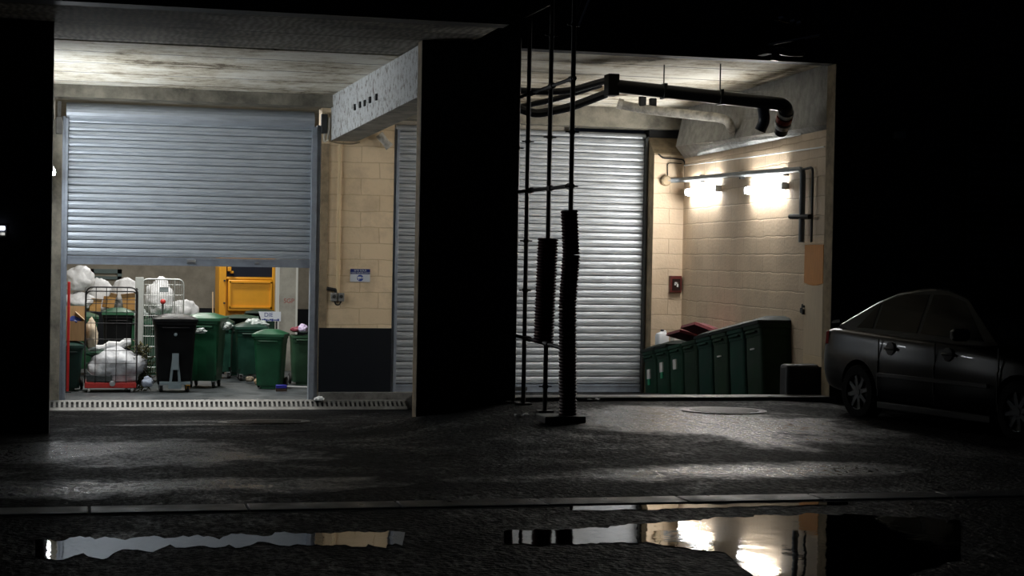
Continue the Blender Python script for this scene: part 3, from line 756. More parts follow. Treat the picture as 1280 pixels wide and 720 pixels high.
# conduit running over the pier and the right wall, ending above the cabinet
M_cond = mat('grey_conduit', (.17, .19, .205), .45, var=.25, scale=5)
a = P(834, 226, Y=Ypr - .05); b = P(851, 225, Y=Ypr - .05)
pts = [a, Vector((b.x, b.y, b.z))]
for px, py in ((900, 221), (950, 216.5), (1008, 212)): pts.append(wall_p(px, py, .10))
t = thing('conduit_pipe', 'thick grey conduit running along the block wall and down to the cabinet', 'pipe', a)
loc = lambda L_: [Vector(v) - a for v in L_]
e_ = wall_p(1012, 303, .10); k_ = wall_p(1012, 212, .10)
MB().tube(arcs(loc(pts[:-1] + [k_, Vector((k_.x, k_.y, e_.z))]), .12), .042, 12).build('pipe', M_cond, t)
for px in (880, 930, 985):
    q = wall_p(px, 223 - (px - 880) * .08, .05) - a
    MB().box(q.x - .02, q.x + .08, q.y - .03, q.y + .03, q.z - .06, q.z + .06).build('clip', M_raildark, t)
k2 = wall_p(1021, 209, .06); e2 = wall_p(1021, 303, .06)
MB().tube(loc(arcs([k_, k2, Vector((k2.x, k2.y, e2.z))], .08)), .018, 8).build('side_pipe', M_raildark, t)
q0 = wall_p(999, 271, .12) - a; q1 = wall_p(1024, 271, .12) - a
MB().tube([q0, q1], .035, 8).build('bracket', M_black, t)
MB().lathe([(.02, 0), (.085, .0), (.09, .02), (.09, .07), (.07, .09), (.02, .09)], 18, Matrix.Translation((-.02, .05, 0)) @ Matrix.Rotation(PI / 2, 4, 'X')).build('junction_box', M_edge, t)
def cable(label, pts, r, m, cat='cable', name='cable', n=6, rad=.05):
    o0 = Vector(pts[0]); o = MB().tube(arcs([Vector(p) - o0 for p in pts], rad), r, n).build(name, m)
    o.location = o0; return tag(o, label, cat)
cable('thin white conduit climbing along the top of the right wall', [wall_p(856, 207, .02), wall_p(940, 196, .02), wall_p(1031, 183.5, .02)], .011, M_whiteplastic, 'conduit', 'conduit')
cable('black cable looping across the top of the narrow wall into its corner', [P(x, y, Y=Ypr - .03) for x, y in ((823, 192.5), (829, 198), (840, 198), (854, 199.5), (856.5, 204), (856.5, 232))], .014, M_black)
cable('thin dark wire rising from the round junction box', [P(x, y, Y=Ypr - .02) for x, y in ((834.5, 222), (834.5, 205), (837, 203.5), (852, 204.5))], .008, M_black)

# pipes under the ceiling
M_pipe = mat('black_pipe', (.018, .019, .022), .3, var=.3, scale=6)
M_lag = mat('lagged_pipe', (.55, .52, .46), .8, var=.5, scale=10, bump=.5, bscale=30)
def dz(px, py, z): return P(px, py, Z=z)
A0 = dz(765, 107, Zc - .27); A1 = dz(985, 131, Zc - .55)
tp = thing('drain_pipe', 'thick black pipe slung under the ceiling and turning down at the right wall', 'pipe', A0)
A2 = P(976, 165, Y=A1.y + .45)
lp = lambda *L_: [Vector(v) - A0 for v in L_]
MB().tube(arcs(lp(A0, A1, A2), .16, 8), .090, 16).build('pipe', M_pipe, tp)
q = A1.lerp(A2, .48) - A0; dv_ = (A2 - A1).normalized()
MB().tube([q - dv_ * .13, q - dv_ * .07], .105, 16).build('white_band', M_whiteplastic, tp)
MB().tube([q - dv_ * .03, q + dv_ * .05], .105, 16).build('red_band', mat('red_tape', (.45, .04, .015), .5), tp)
MB().tube([q + dv_ * .09, q + dv_ * .16], .11, 16).build('white_band', M_whiteplastic, tp)
# hanger block and rods
q = Vector((0, 0, 0))
MB().box(-.085, .07, -.12, .1, -.14, .15).build('hanger_block', M_black, tp, bevel=.01)
for f_ in (.30, .62):
    q = A0.lerp(A1, f_) - A0
    MB().box(q.x - .007, q.x + .007, q.y - .007, q.y + .007, q.z + .06, Zc - A0.z).box(q.x - .02, q.x + .02, q.y - .10, q.y + .10, q.z - .10, q.z + .10).build('hanger', M_raildark, tp)
# blue-black branch dropping from the main pipe
C0 = P(953, 131, Y=A1.y + .2); C1 = P(956, 150, Y=A1.y + .25); C2 = P(950, 163, Y=A1.y + .3)
MB().tube(lp(*arcs([C0, C1, C2], .12)), .078, 12).build('branch_pipe', mat('blue_black_pipe', (.03, .04, .06), .35), tp)
# lagged pipe lower down
Bp = [P(778, 131, D=26.4), P(806, 137, D=26.2), P(865, 143.5, D=25.9), P(898, 147, D=25.6), P(910, 151, D=25.6), P(916, 166, D=25.9)]
tq = thing('lagged_pipe', 'whitish lagged pipe below the black pipe bending down towards the right wall', 'pipe', Bp[0])
MB().tube(arcs([v - Bp[0] for v in Bp], .25, 6), .072, 14).build('pipe', M_lag, tq)
for px, py in ((803, 128), (816, 130)):
    v = P(px, py, D=26.2) - Bp[0]
    MB().box(v.x - .05, v.x + .05, v.y - .05, v.y + .05, v.z - .06, v.z + .09).build('valve', M_black, tq, bevel=.01)
MB().tube([Vector((0, 0, 0)), P(772, 129, D=26.4) - Bp[0]], .085, 14).build('coupling', M_lag, tq)
# black hoses
cable('upper black hose sagging from the hanger block to the pillar', [P(x, y, D=23.9) for x, y in ((757, 101), (738, 106), (715, 113), (690, 115), (640, 113))], .05, M_pipe, 'hose', 'hose', 10, .4)
cable('middle black hose crossing under the ceiling behind the pipe rack', [P(x, y, D=24.2) for x, y in ((752, 106), (717, 117), (690, 125), (666, 130), (640, 136))], .042, M_pipe, 'hose', 'hose', 10, .4)
cable('lowest black hose sagging from the hanger block behind the pipe rack', [P(x, y, D=23.7) for x, y in ((758, 117), (735, 126), (713, 134), (690, 139), (668, 143), (640, 132))], .062, M_pipe, 'hose', 'hose', 10, .4)
o = MB().box(-.10, .10, -.08, .08, -.12, .16).build('valve_box', M_edge); o.location = P(745, 104, D=25.4); tag(o, 'small brown valve box under the ceiling left of the hanger block', 'valve')
o = MB().tube([P(812, 140, Y=Ys - .1), P(819, 156, Y=Ys - .1)], .06, 10).build('stub_pipe', M_edge); tag(o, 'short brown pipe stub in the dark corner above the closed shutter', 'pipe')

# pier: conduit, switch, sign, cable
p0_ = P(425, 181, Y=Ys - .12); p1_ = P(422, 366, Y=Ys - .12)
t = thing('wall_conduit', 'beige vertical conduit on the block pier ending in two grey switches', 'conduit', (p1_.x, Ys - .12, p1_.z))
MB().tube([(0, 0, 0), (0, 0, p0_.z - p1_.z)], .028, 10).build('pipe', mat('beige_conduit', (.62, .47, .27), .5), t)
for dx in (-.06, .06):
    sw = MB().box(dx - .05, dx + .05, -.03, .04, -.14, -.0).build('switch_box', mat('grey_switch', (.22, .22, .21), .5), t, bevel=.008)
    MB().lathe([(.005, 0), (.03, 0), (.028, .02), (.005, .024)], 12, Matrix.Translation((dx, -.03, -.06)) @ Matrix.Rotation(PI / 2, 4, 'X')).build('knob', M_raildark, sw)
MB().tube([(-.18, .0, .07), (-.04, .0, .05), (-.02, .0, 0)], .03, 8).build('cable_entry', M_black, t)
MB().tube(arcs([(-.05, 0, -.14), (-.03, -.02, -.20), (.03, -.02, -.20), (.06, 0, -.14)], .03), .012, 6).build('cable_loop', M_black, t)
s0 = P(438, 336, Y=Ys - .1); s1 = P(462.5, 352.5, Y=Ys - .1); sw_, sh_ = s1.x - s0.x, s0.z - s1.z
t = thing('safety_sign', 'small blue and white safety sign fixed to the block pier', 'sign', ((s0.x + s1.x) / 2, Ys - .085, (s0.z + s1.z) / 2))
M_sblue = mat('sign_blue', (.012, .025, .16), .4); M_swhite = mat('sign_white', (.62, .66, .72), .4)
MB().box(-sw_ / 2, sw_ / 2, -.012, .003, -sh_ / 2, sh_ / 2).build('panel', M_swhite, t)
hd = MB().box(-sw_ / 2, sw_ / 2, -.016, -.010, sh_ * .10, sh_ / 2).build('header', M_sblue, t)
text('lettering', 'SITE SOUS', .046, M_swhite, hd, (0, -.018, sh_ * .37), (PI / 2, 0, 0))
text('lettering', 'VIDÉO SURVEILLANCE', .033, M_swhite, hd, (0, -.018, sh_ * .19), (PI / 2, 0, 0))
dk = MB().lathe([(.002, .010), (sh_ * .25, .010), (sh_ * .25, .0155), (.002, .0155)], 24, Matrix.Translation((0, 0, -sh_ * .2)) @ Matrix.Rotation(PI / 2, 4, 'X')).build('round_symbol', mat('symbol_blue', (.03, .07, .34), .4), t)
cz = -sh_ * .2
MB().box(-.045, .02, -.020, -.0155, cz - .012, cz + .022).add([(.02, -.018, cz + .0), (.05, -.018, cz + .025), (.05, -.018, cz - .015)], [(0, 1, 2)]).box(-.03, -.018, -.020, -.0155, cz - .035, cz - .01).build('camera_pictogram', M_swhite, dk)
cable('pale cable looping at the corner of shutter and beam', [P(x, y, Y=Ys - .13) for x, y in ((412, 147), (411, 163), (409, 176), (405, 177), (405.5, 168), (409, 164))], .022, mat('pale_cable', (.50, .46, .38), .6), rad=.08)
cable('brown cable drooping along the foot of the beam', [P(x, y, Y=Ys - .13) for x, y in ((411, 176), (425, 179.5), (440, 180), (450, 177.5))], .014, M_edge)
o = MB().tube([P(474, 168, Y=Ys - .2), P(482, 178, Y=Ys - .2), P(487, 184, Y=Ys - .2)], [.07, .06, .075], 12).build('elbow_pipe', M_lag); tag(o, 'pale pipe end sticking out under the beam near the right shutter', 'pipe')
o = MB().box(-.05, .05, -.06, .06, -.16, .16).build('motor_box', M_raildark, bevel=.01); o.location = P(405, 155, Y=Ys - .1); tag(o, 'dark shutter motor box at the upper right corner of the half-open shutter', 'motor box')
o = MB().box(-.05, .05, -.03, .05, -.22, .05).box(-.03, .03, -.03, .05, .05, .30).build('shutter_bracket', mat('grimy_steel', (.10, .095, .085), .6, var=.5, scale=9), bevel=.01); o.location = P(74, 150, Y=Ys - .2); tag(o, 'rusty bracket at the upper left corner of the half-open shutter', 'bracket')
# lump of plaster on the drain
rk = MB(); bm = bmesh.new(); bmesh.ops.create_icosphere(bm, subdivisions=3, radius=1)
for v in bm.verts:
    v.co = Vector((v.co.x * .085, v.co.y * .07, max(-.02, v.co.z * .05))) * (1 + .25 * noise.noise(v.co * 2))
rk.add([v.co for v in bm.verts], [[v.index for v in f.verts] for f in bm.faces]); bm.free()
o = rk.build('stone', M_plaster); o.location = P(399, 499, Y=Ys - .24) ; tag(o, 'whitish lump of rubble at the foot of the shutter rail', 'stone')
for px, py, lab in ((742, 506, 'scrap of white litter on the kerb beside the closed shutter'), (652, 521, 'crumpled white scrap on the wet ground by the pipe rack')):
    q = G(px, py) if py > 510 else P(px, py, Y=Yf - .04)
    if py <= 510: q.z = gz(q.x, q.y)
    mb = MB(); n_ = 6
    mb.add([(.16 * (i / n_ - .5), .06 * (j / 2 - .5), .02 + .04 * noise.noise(Vector((i * .9, j * .8, px)))) for j in range(3) for i in range(n_ + 1)], [(j * 7 + i, j * 7 + i + 1, j * 7 + i + 8, j * 7 + i + 7) for j in range(2) for i in range(n_)])
    o = mb.build('paper_scrap', M_whiteplastic); o.location = q; sd = o.modifiers.new('thick', 'SOLIDIFY'); sd.thickness = .004; tag(o, lab, 'litter')

# ------------------------------------------------------------------ pipe rack in front of the pillar
M_rack = mat('dark_rusty_steel', (.022, .014, .012), .5, var=.5, scale=9)
M_sleeve = mat('maroon_plastic', (.075, .012, .016), .6)
bases = [G(708.5, 527), G(681, 515), G(654, 505.5), G(640.5, 500)]
bases[3].y = min(bases[3].y, Yf - .12); bases[3].x = P(645, 300, Y=bases[3].y).x; bases[3].z = gz(bases[3].x, bases[3].y)
rk0 = bases[0]
t = thing('pipe_rack', 'dark rack of four upright pipes with slanting crossbars beside the black pillar', 'rack', rk0)
ztp = 6.6
for i, b in enumerate(bases):
    q = b - rk0; r_ = .026
    po = MB().tube([(q.x, q.y, q.z), (q.x, q.y, ztp - rk0.z)], r_, 10).build('pole', M_rack, t)
    for py, xx in (((165, 716), (31, 719), (233, 714)), ((171.5, 686), (44, 690), (483, 680)), ((177, 660), (301, 658), (363, 656)), ((185, 647),))[i]:
        z = P(xx, py, Y=b.y).z - rk0.z
        MB().tube([(q.x - .075, q.y, z), (q.x + .075, q.y, z)], .010, 6).tube([(q.x, q.y, z - .02), (q.x, q.y, z + .02)], .034, 10).build('collar', M_rack, po)
    MB().box(q.x - .09, q.x + .09, q.y - .07, q.y + .07, q.z - .005, q.z + .02).build('foot_plate', M_rack, po)
for ya_, yd_ in ((98, 122), (232.5, 240), (437, 419)):
    za = P(716 if ya_ < 400 else 699, ya_, Y=bases[0].y).z; zd = P(645, yd_, Y=bases[3].y).z
    a = Vector((bases[0].x, bases[0].y, za)) - rk0; d_ = Vector((bases[3].x, bases[3].y, zd)) - rk0
    a2 = a + (a - d_).normalized() * .06
    MB().tube([a2, d_], .022, 8).build('crossbar', M_rack, t)
    for k in (.02, .36, .72):
        q = a.lerp(d_, k); MB().tube([a.lerp(d_, k - .03), a.lerp(d_, k + .03)], .034, 8).build('coupler', M_rack, t)
# upper diagonal stays
b0 = bases[0]
MB().tube([P(723, 33, Y=b0.y) - rk0, P(741, -12, Y=b0.y) - rk0], .012, 6).build('stay', mat('worn_steel', (.5, .5, .52), .35, metal=.8), t)
MB().tube([P(718, 33, Y=b0.y) - rk0, P(731, -12, Y=b0.y) - rk0], .010, 6).build('stay', M_rack, t)
MB().tube([P(654, 22, Y=bases[2].y) - rk0, P(688, 5, Y=bases[1].y) - rk0], .018, 6).build('stay', M_rack, t)
MB().box(-W(36, 17.5), W(18, 17.5), -.22, .18, -.005, W(9, 17.5)).build('base_block', M_rack, t, bevel=.01)
def sleeve(label, px0, py0, px1, py1, wpx, b):
    top = P(px0, py0, Y=b.y - .0); bot = P(px1, py1, Y=b.y - .0); L = (top - bot).length; D = (bot - CAM).dot(FWD); r_ = W(wpx / 2 * 1.1, D)
    n_ = max(10, int(L / .034)); prof = [(r_ * .9, 0)]
    for k in range(n_):
        z = L * k / n_; prof += [(r_ * .88, z + L / n_ * .1), (r_ * 1.02, z + L / n_ * .55), (r_ * .9, z + L / n_ * .95)]
    prof.append((r_ * .9, L))
    o = MB().lathe(prof, 18).build('pipe_sleeve', M_sleeve, angle=20)
    o.location = bot; o.rotation_euler = (top - bot).to_track_quat('Z', 'Y').to_euler()
    return tag(o, label, 'sleeve', 'ribbed sleeves on the rack poles')
sleeve('ribbed maroon sleeve hanging alone on the second pole of the rack', 685, 298, 679.5, 429, 24, bases[1])
sleeve('topmost ribbed maroon sleeve on the tallest-stacked pole of the rack', 711.5, 263, 713.8, 318.5, 20, bases[0])
sleeve('tilted middle ribbed maroon sleeve of the three stacked on one pole', 714, 318.5, 709, 386.5, 21, bases[0])
sleeve('lowest and longest ribbed maroon sleeve, standing on the base block', 709.5, 386.5, 709.8, 523, 21, bases[0])
# ------------------------------------------------------------------ storage room contents
def fl(px, py): return P(px, py, Z=zsill)
def DD(p): return (p - CAM).dot(FWD)
GREEN = (.008, .085, .035); DGREEN = (.006, .045, .028); BLK = (.005, .0055, .006); GREEN2 = (.022, .10, .045)
def room_bin(label, pxl, pxr, yt, yb, depth, col, key, rot=0.0, casters=False, group='bins in the storage room', wscale=1.0, D=None, **kw):
    c = fl((pxl + pxr) / 2, yb)
    if D: c = P((pxl + pxr) / 2, yb, D=D); c.z = zsill
    d = DD(c); wd_ = W(pxr - pxl, d) * wscale
    h = P((pxl + pxr) / 2, yt, D=d).z - zsill - .07
    c2 = c + Vector((math.sin(-rot), math.cos(-rot), 0)) * depth * .45 * 0 + Vector((0, depth * .45, 0))
    return make_bin(label, wd_, depth, h, col, key, group=group, casters=casters, loc=c2, rotz=rot, **kw), c2, h, wd_
M_brk = mat('grey_bracket', (.20, .25, .27), .45)
bb_, bc, bh, bwid = room_bin('black container with a pale A-shaped bracket on its front, foremost in the storage room', 191, 246, 397, 491, .8, BLK, 'black', casters=True, wheelcol=True, ribs=False)
hz_ = bh
ys_ = -.8 * .43 * .86 - .05
q = MB()
za, zb_ = .12, P(217, 440, D=DD(bc)).z - zsill
for sx in (-1, 1):
    q.add([(sx * .105, ys_ - .03, za), (sx * .06, ys_ - .03, za), (sx * .012, ys_ - .075, zb_), (sx * .045, ys_ - .075, zb_), (sx * .105, ys_ + .0, za), (sx * .06, ys_ + .0, za), (sx * .012, ys_ - .04, zb_), (sx * .045, ys_ - .04, zb_)],
          [(0, 1, 2, 3), (7, 6, 5, 4), (0, 4, 5, 1), (1, 5, 6, 2), (2, 6, 7, 3), (3, 7, 4, 0)])
q.box(-.055, .055, ys_ - .08, ys_ - .04, zb_ - .28, zb_).box(-.26, .26, ys_ - .03, ys_ + .02, za + .02, za + .07).box(-.11, .11, ys_ - .05, ys_, za - .05, za + .07)
q.build('lift_bracket', M_brk, bb_)
MB().lathe([(.01, 0), (.03, 0), (.03, .03), (.01, .035)], 12, Matrix.Translation((0, -.8 * .43 - .0, bh * .82)) @ Matrix.Rotation(PI / 2, 4, 'X')).build('lock', M_brk, bb_)
_, gc, gh, gw = room_bin('bright green container with steel castors right beside the black one', 236, 279, 396, 486, .95, GREEN, 'green', rot=R(-14), casters=True, wscale=1.12)
room_bin('dark green container half hidden behind the bright green one, yellow sticker on it', 266, 293, 402, 474, .7, DGREEN, 'dgreen', rot=R(-8), casters=True)
yc = P(283, 433, D=30); o = None
b5, c5, h5, w5 = room_bin('green wheelie bin standing alone in front on the room floor, blue brush beside it', 317, 362, 416, 487, .62, GREEN, 'green', rot=R(-16), ribs=False, wscale=.90)
room_bin('dull green bin with purple rubbish on top beside the right shutter rail', 364, 392, 415, 482, .6, (.03, .085, .045), 'olive', lid_on=False, ribs=False)
_, cH, hH, wH = room_bin('dark green bin with a glossy closed lid behind the lone green wheelie bin', 294, 334, 407, 477, .75, DGREEN, 'dgreen', casters=True)
room_bin('dark green bin whose lid is tipped up, behind the glossy closed one', 279, 322, 404, 470, .75, DGREEN, 'dgreen2', lidcol=(.02, .075, .035), lidkey='lidgreen', lid=R(14))
room_bin('green bin with a dark raised lid in front of the yellow machine', 306, 346, 395, 462, .8, (.010, .045, .026), 'dgreen3', lid=R(10), casters=True)
room_bin('bin with a salmon red lid far back beside the broom', 246, 277, 396, 460, .8, (.03, .05, .035), 'drab', lidcol=(.42, .14, .10), lidkey='salmon', casters=True)
bL, cL, hL, wL = room_bin('dark green bin in the left corner with a cardboard box on its lid', 60, 104, 430, 490, .7, (.008, .042, .032), 'teal', ribs=False)
bC, cC, hC, wC = room_bin('dark bin with green lid standing right behind the black roll cage', 127, 166, 389, 476, .75, BLK, 'black', lidcol=(.02, .10, .045), lidkey='lidgreen2', ribs=False)
bD, cD, hD, wD = room_bin('green bin beneath the pile of white sacks at the left wall', 78, 122, 394, 470, .9, GREEN2, 'sage', casters=True)
bE, cE, hE, wE = room_bin('green bin beneath the white sacks behind the roll cage', 132, 184, 392, 468, .9, GREEN2, 'sage', casters=True)
bF, cF, hF, wF = room_bin('green lidded bin behind the black container, under the printed white sack', 178, 230, 401, 478, .8, (.02, .095, .05), 'sage2', casters=True)

bG, cG, hG, wG = room_bin('green bin beneath the loose slumped sack beside the wire panel', 210, 250, 404, 466, .8, GREEN2, 'sage3', casters=True)
M_bag = mat('white_bin_liner', (.74, .75, .76), .45, var=.12, scale=5, bump=.35, bscale=9, bdist=.05)
M_bag2 = mat('greyish_bin_liner', (.58, .60, .63), .4, var=.2, scale=5, bump=.4, bscale=9, bdist=.05)
def bag(label, c, rx, ry, rz, seed, m=None, name='rubbish_sack', cat='rubbish sack', group='white rubbish sacks', knot=True, crump=.22, flat=.75):
    bm = bmesh.new(); bmesh.ops.create_icosphere(bm, subdivisions=4, radius=1)
    for v in bm.verts:
        n = v.co.copy(); s = Vector((seed * 3.1, seed, 0))
        k = 1 + crump * noise.noise(n * 1.5 + s) + crump * .5 * noise.noise(n * 4 + s) + crump * .22 * abs(noise.noise(n * 10 + s))
        p = Vector((n.x * rx, n.y * ry, n.z * rz)) * k
        if p.z < -flat * rz: p.z = -flat * rz + (p.z + flat * rz) * .1
        v.co = p
    mb = MB().add([v.co for v in bm.verts], [[v.index for v in f.verts] for f in bm.faces]); bm.free()
    o = mb.build(name, m or M_bag, angle=60); o.location = c
    if knot:
        kk = MB().lathe([(.06, 0), (.03, .03), (.022, .05), (.05, .085), (.075, .11)], 12); k_ = kk.build('tied_neck', m or M_bag, o); k_.location = (rx * .15, -ry * .1, rz * .97); k_.rotation_euler = (.3, .4, 0)
    return tag(o, label, cat, group)
def bag_px(label, px, py, rx, rz, D, seed, ry=None, **kw):
    c = P(px, py, D=D); return bag(label, c, W(rx, D), ry or W(rx, D) * .9, W(rz, D), seed, **kw)
Dd = DD(cD) + .1
bag_px('round white sack on top of the pile in the left corner', 100, 350, 18, 17, Dd, 1, knot=False)
bag_px('white sack squashed beneath the topmost one in the left corner', 97, 377, 18, 13, Dd, 2, knot=False)
bag_px('white sack showing over the left half of the roll cage', 124, 372, 16, 23, DD(cE) + .1, 3, knot=False)
bag_px('broad white sack showing over the right half of the roll cage', 157, 370, 19, 22, DD(cE) - .05, 4, knot=False)
b = bag_px('white sack with a grey printed patch behind the grey wire panel', 199, 374, 18, 25, DD(cF) + .1, 5, knot=False)
pp = P(205, 362, D=DD(cF) - .55) - b.location
MB().box(-.075, .075, -.004, .004, -.045, .045).build('printed_patch', mat('grey_print', (.25, .30, .31), .5), b, loc=pp)
bag_px('loose white sack slumped right of the grey wire panel', 228, 390, 18, 15, DD(cG), 6, knot=False)

# roll cage
cg = fl(138, 491); Dg = DD(cg); wc = W(63, Dg); hc = P(138, 359, D=Dg).z - zsill; dc = .75
M_wire = mat('black_wire', (.010, .010, .011), .45); M_redb = mat('red_base', (.50, .035, .03), .45, var=.25, scale=7)
t = thing('roll_cage', 'black wire roll cage on a red base holding a white sack', 'roll cage', cg)
zbs = P(138, 483, D=Dg).z - zsill; zbt = P(138, 478.5, D=Dg).z - zsill
MB().box(-wc / 2, wc / 2, 0, dc, zbs - .03, zbt).build('base', M_redb, t, bevel=.01)
MB().lathe([(.01, 0), (.05, 0), (.05, .02), (.01, .03)], 14, Matrix.Translation((.03, 0, zbt - .01)) @ Matrix.Rotation(PI / 2, 4, 'X')).build('latch', M_steel, t)
for sx in (-1, 1):
    for sy in (0, 1):
        cx, cy = sx * (wc / 2 - .07), .07 + sy * (dc - .14)
        f_ = MB().box(cx - .03, cx + .03, cy - .03, cy + .03, .10, zbs - .03).box(cx - .03, cx - .022, cy - .025, cy + .025, .04, .11).box(cx + .022, cx + .03, cy - .025, cy + .025, .04, .11).build('caster', M_steel, t)
        MB().lathe([(.02, -.02), (.052, -.02), (.058, -.012), (.058, .012), (.052, .02), (.02, .02)], 16, Matrix.Translation((cx, cy, .058)) @ Matrix.Rotation(PI / 2, 4, 'Y')).build('wheel', mat('white_wheel', (.5, .5, .48), .5), f_)
def panel(name, width, z0, z1, nv, hz_list, m, mm, rr=.013, rw=.007, rad=.14, double=True):
    q = MB(); f = lambda L_: [mm @ Vector((x, 0, z)) for x, z in L_]
    q.tube(f([(v.x, v.z) for v in arcs([(-width / 2, 0, z0), (-width / 2, 0, z1), (width / 2, 0, z1), (width / 2, 0, z0)], rad)]), rr, 8)
    if double: q.tube(f([(v.x, v.z) for v in arcs([(-width / 2 + .01, 0, z1 - .25), (-width / 2 + .01, 0, z1 - .07), (width / 2 - .01, 0, z1 - .07), (width / 2 - .01, 0, z1 - .25)], rad * .8)]), rr * .8, 8)
    for i in range(1, nv):
        x = -width / 2 + width * i / nv; q.tube(f([(x, z0), (x, z1)]), rw, 6)
    for z in hz_list: q.tube(f([(-width / 2, z), (width / 2, z)]), rw * .9, 6)
    return q.build(name, m, t if name != 'cage_front' else None)
zz = lambda y: P(138, y, D=Dg).z - zsill
hl = [zz(y) for y in (374.5, 379.5, 390, 404, 424, 438, 454, 469)]
o = panel('front_panel', wc, zbt, hc, 5, hl, M_wire, Matrix.Identity(4))
for sx in (-1, 1):
    mm = Matrix.Translation((sx * wc / 2, dc / 2, 0)) @ Matrix.Rotation(PI / 2, 4, 'Z')
    panel('side_panel', dc, zbt, hc - .03, 5, hl[2::2], M_wire, mm, double=False)
bag('crumpled white sack filling the bottom of the black roll cage', cg + Vector((.09, dc * .5, zbt + .235)), wc * .56, dc * .47, .31, 11, M_bag2, knot=False, flat=.72)
# grey crate strap and rolled cloth in the cage
o = MB().prism([(-.27, 0), (-.27, .20), (-.18, .12), (.12, .10), (.15, .13), (.15, 0)], -.05, .02).build('plastic_tray', mat('dark_grey_plastic', (.06, .075, .075), .5, var=.4, scale=12), bevel=.01)
o.location = cg + Vector((-wc / 2 + .30, .085, zbt + .01)); tag(o, 'dark grey plastic tray wedged in front of the sack in the cage', 'tray')
c = P(137, 431, D=Dg + .45)
q = MB(); pts = [c + Vector((-.36 + .72 * i / 8, 0, -.08 + .12 * i / 8 + .025 * math.sin(i * 1.9))) - c for i in range(9)]
q.tube(pts, [.035, .05, .06, .055, .065, .07, .07, .075, .06], 10); o = q.build('rolled_sheet', M_bag); o.location = c
tag(o, 'white rolled sheet lying across the middle of the roll cage', 'sheet')
bag_px('beige sack stuffed upright against the left bars of the roll cage', 114, 419, 8, 20, Dg + .4, 13, ry=.14, m=mat('beige_sack', (.55, .45, .33), .6, var=.2, scale=6), group=None, knot=False)
# green shelf-like sack under the sheet
bag_px('dark green folded sack lying under the white sheet in the cage', 137, 443, 28, 6, Dg + .42, 15, ry=.22, m=mat('dark_green_liner', (.01, .045, .025), .35, bump=.3, bscale=12), group=None, knot=False)
bag_px('small blue and white sack on the floor beside the roll cage', 184, 478, 7, 7, Dg + .2, 16, m=mat('bluish_liner', (.42, .48, .60), .4, var=.4, scale=8), group=None, knot=False)
# plant cuttings between the cage and the black container
q = MB(); random.seed(3); c = P(175, 462, D=Dg + .55); c.z = zsill
def strand(q, base, n, h, spread):
    for i in range(n):
        a = random.uniform(0, 2 * PI); r_ = random.uniform(0, spread)
        p0 = Vector((r_ * math.cos(a), r_ * math.sin(a) * .7, random.uniform(0, h * .6)))
        d_ = Vector((random.uniform(-1, 1), random.uniform(-1, 1), random.uniform(-.2, .8))).normalized() * random.uniform(.08, .2)
        q.tube([p0, p0 + d_ * .5 + Vector((0, 0, .02)), p0 + d_], [.006, .008, .003], 4)
        e = p0 + d_; s = d_.normalized() * .05; u = s.cross(Vector((0, 0, 1))).normalized() * .02
        q.add([e - s * .2, e + s * .5 + u, e + s * 1.3, e + s * .5 - u], [(0, 1, 2, 3)])
strand(q, c, 330, 1.25, .20)
o = q.build('plant_cuttings', mat('dry_olive_leaves', (.11, .095, .03), .7, var=.6, scale=14, col2=(.02, .03, .012))); o.location = c
tag(o, 'heap of dry olive plant cuttings between the roll cage and the black container', 'plant cuttings', kind='stuff')

# cardboard
M_card = mat('brown_cardboard', (.42, .26, .12), .75, var=.2, scale=5, stretch=(6, 6, .6))
D1 = DD(cL) - .05; zl_b = zsill + hL + .115
c = P(94, 428, D=D1); c.z = zl_b; wd1 = W(23, D1); h1 = W(25, D1)
t = thing('cardboard_box', 'open brown cardboard box with one flap up, on the bin in the left corner', 'box', c)
mb = MB(); th = .008; dd_ = .34
mb.box(-wd1 / 2, wd1 / 2, -dd_ / 2, -dd_ / 2 + th, 0, h1).box(-wd1 / 2, wd1 / 2, dd_ / 2 - th, dd_ / 2, 0, h1).box(-wd1 / 2, -wd1 / 2 + th, -dd_ / 2, dd_ / 2, 0, h1).box(wd1 / 2 - th, wd1 / 2, -dd_ / 2, dd_ / 2, 0, h1).box(-wd1 / 2, wd1 / 2, -dd_ / 2, dd_ / 2, 0, th)
mb.build('body', M_card, t)
fl_ = MB().box(-wd1 / 2, wd1 / 2, -.004, .004, 0, .25).build('back_flap', M_card, t); fl_.location = (0, dd_ / 2 - .01, h1); fl_.rotation_euler = (-.12, 0, 0)
fl2 = MB().box(0, .22, -dd_ / 2, dd_ / 2, -.004, .004).build('side_flap', mat('pale_cardboard', (.60, .46, .30), .75), t); fl2.location = (-wd1 / 2 + .14, 0, h1 + .17); fl2.rotation_euler = (0, R(42), 0)
fl2.location = (wd1 / 2 - .16, 0, h1 + .155)
bag('blue crumpled sack poking out of the open cardboard box', c + Vector((-.02, -.06, h1 - .02)), .12, .10, .09, 21, mat('blue_liner', (.02, .04, .20), .35, bump=.3, bscale=10), group=None, knot=False)
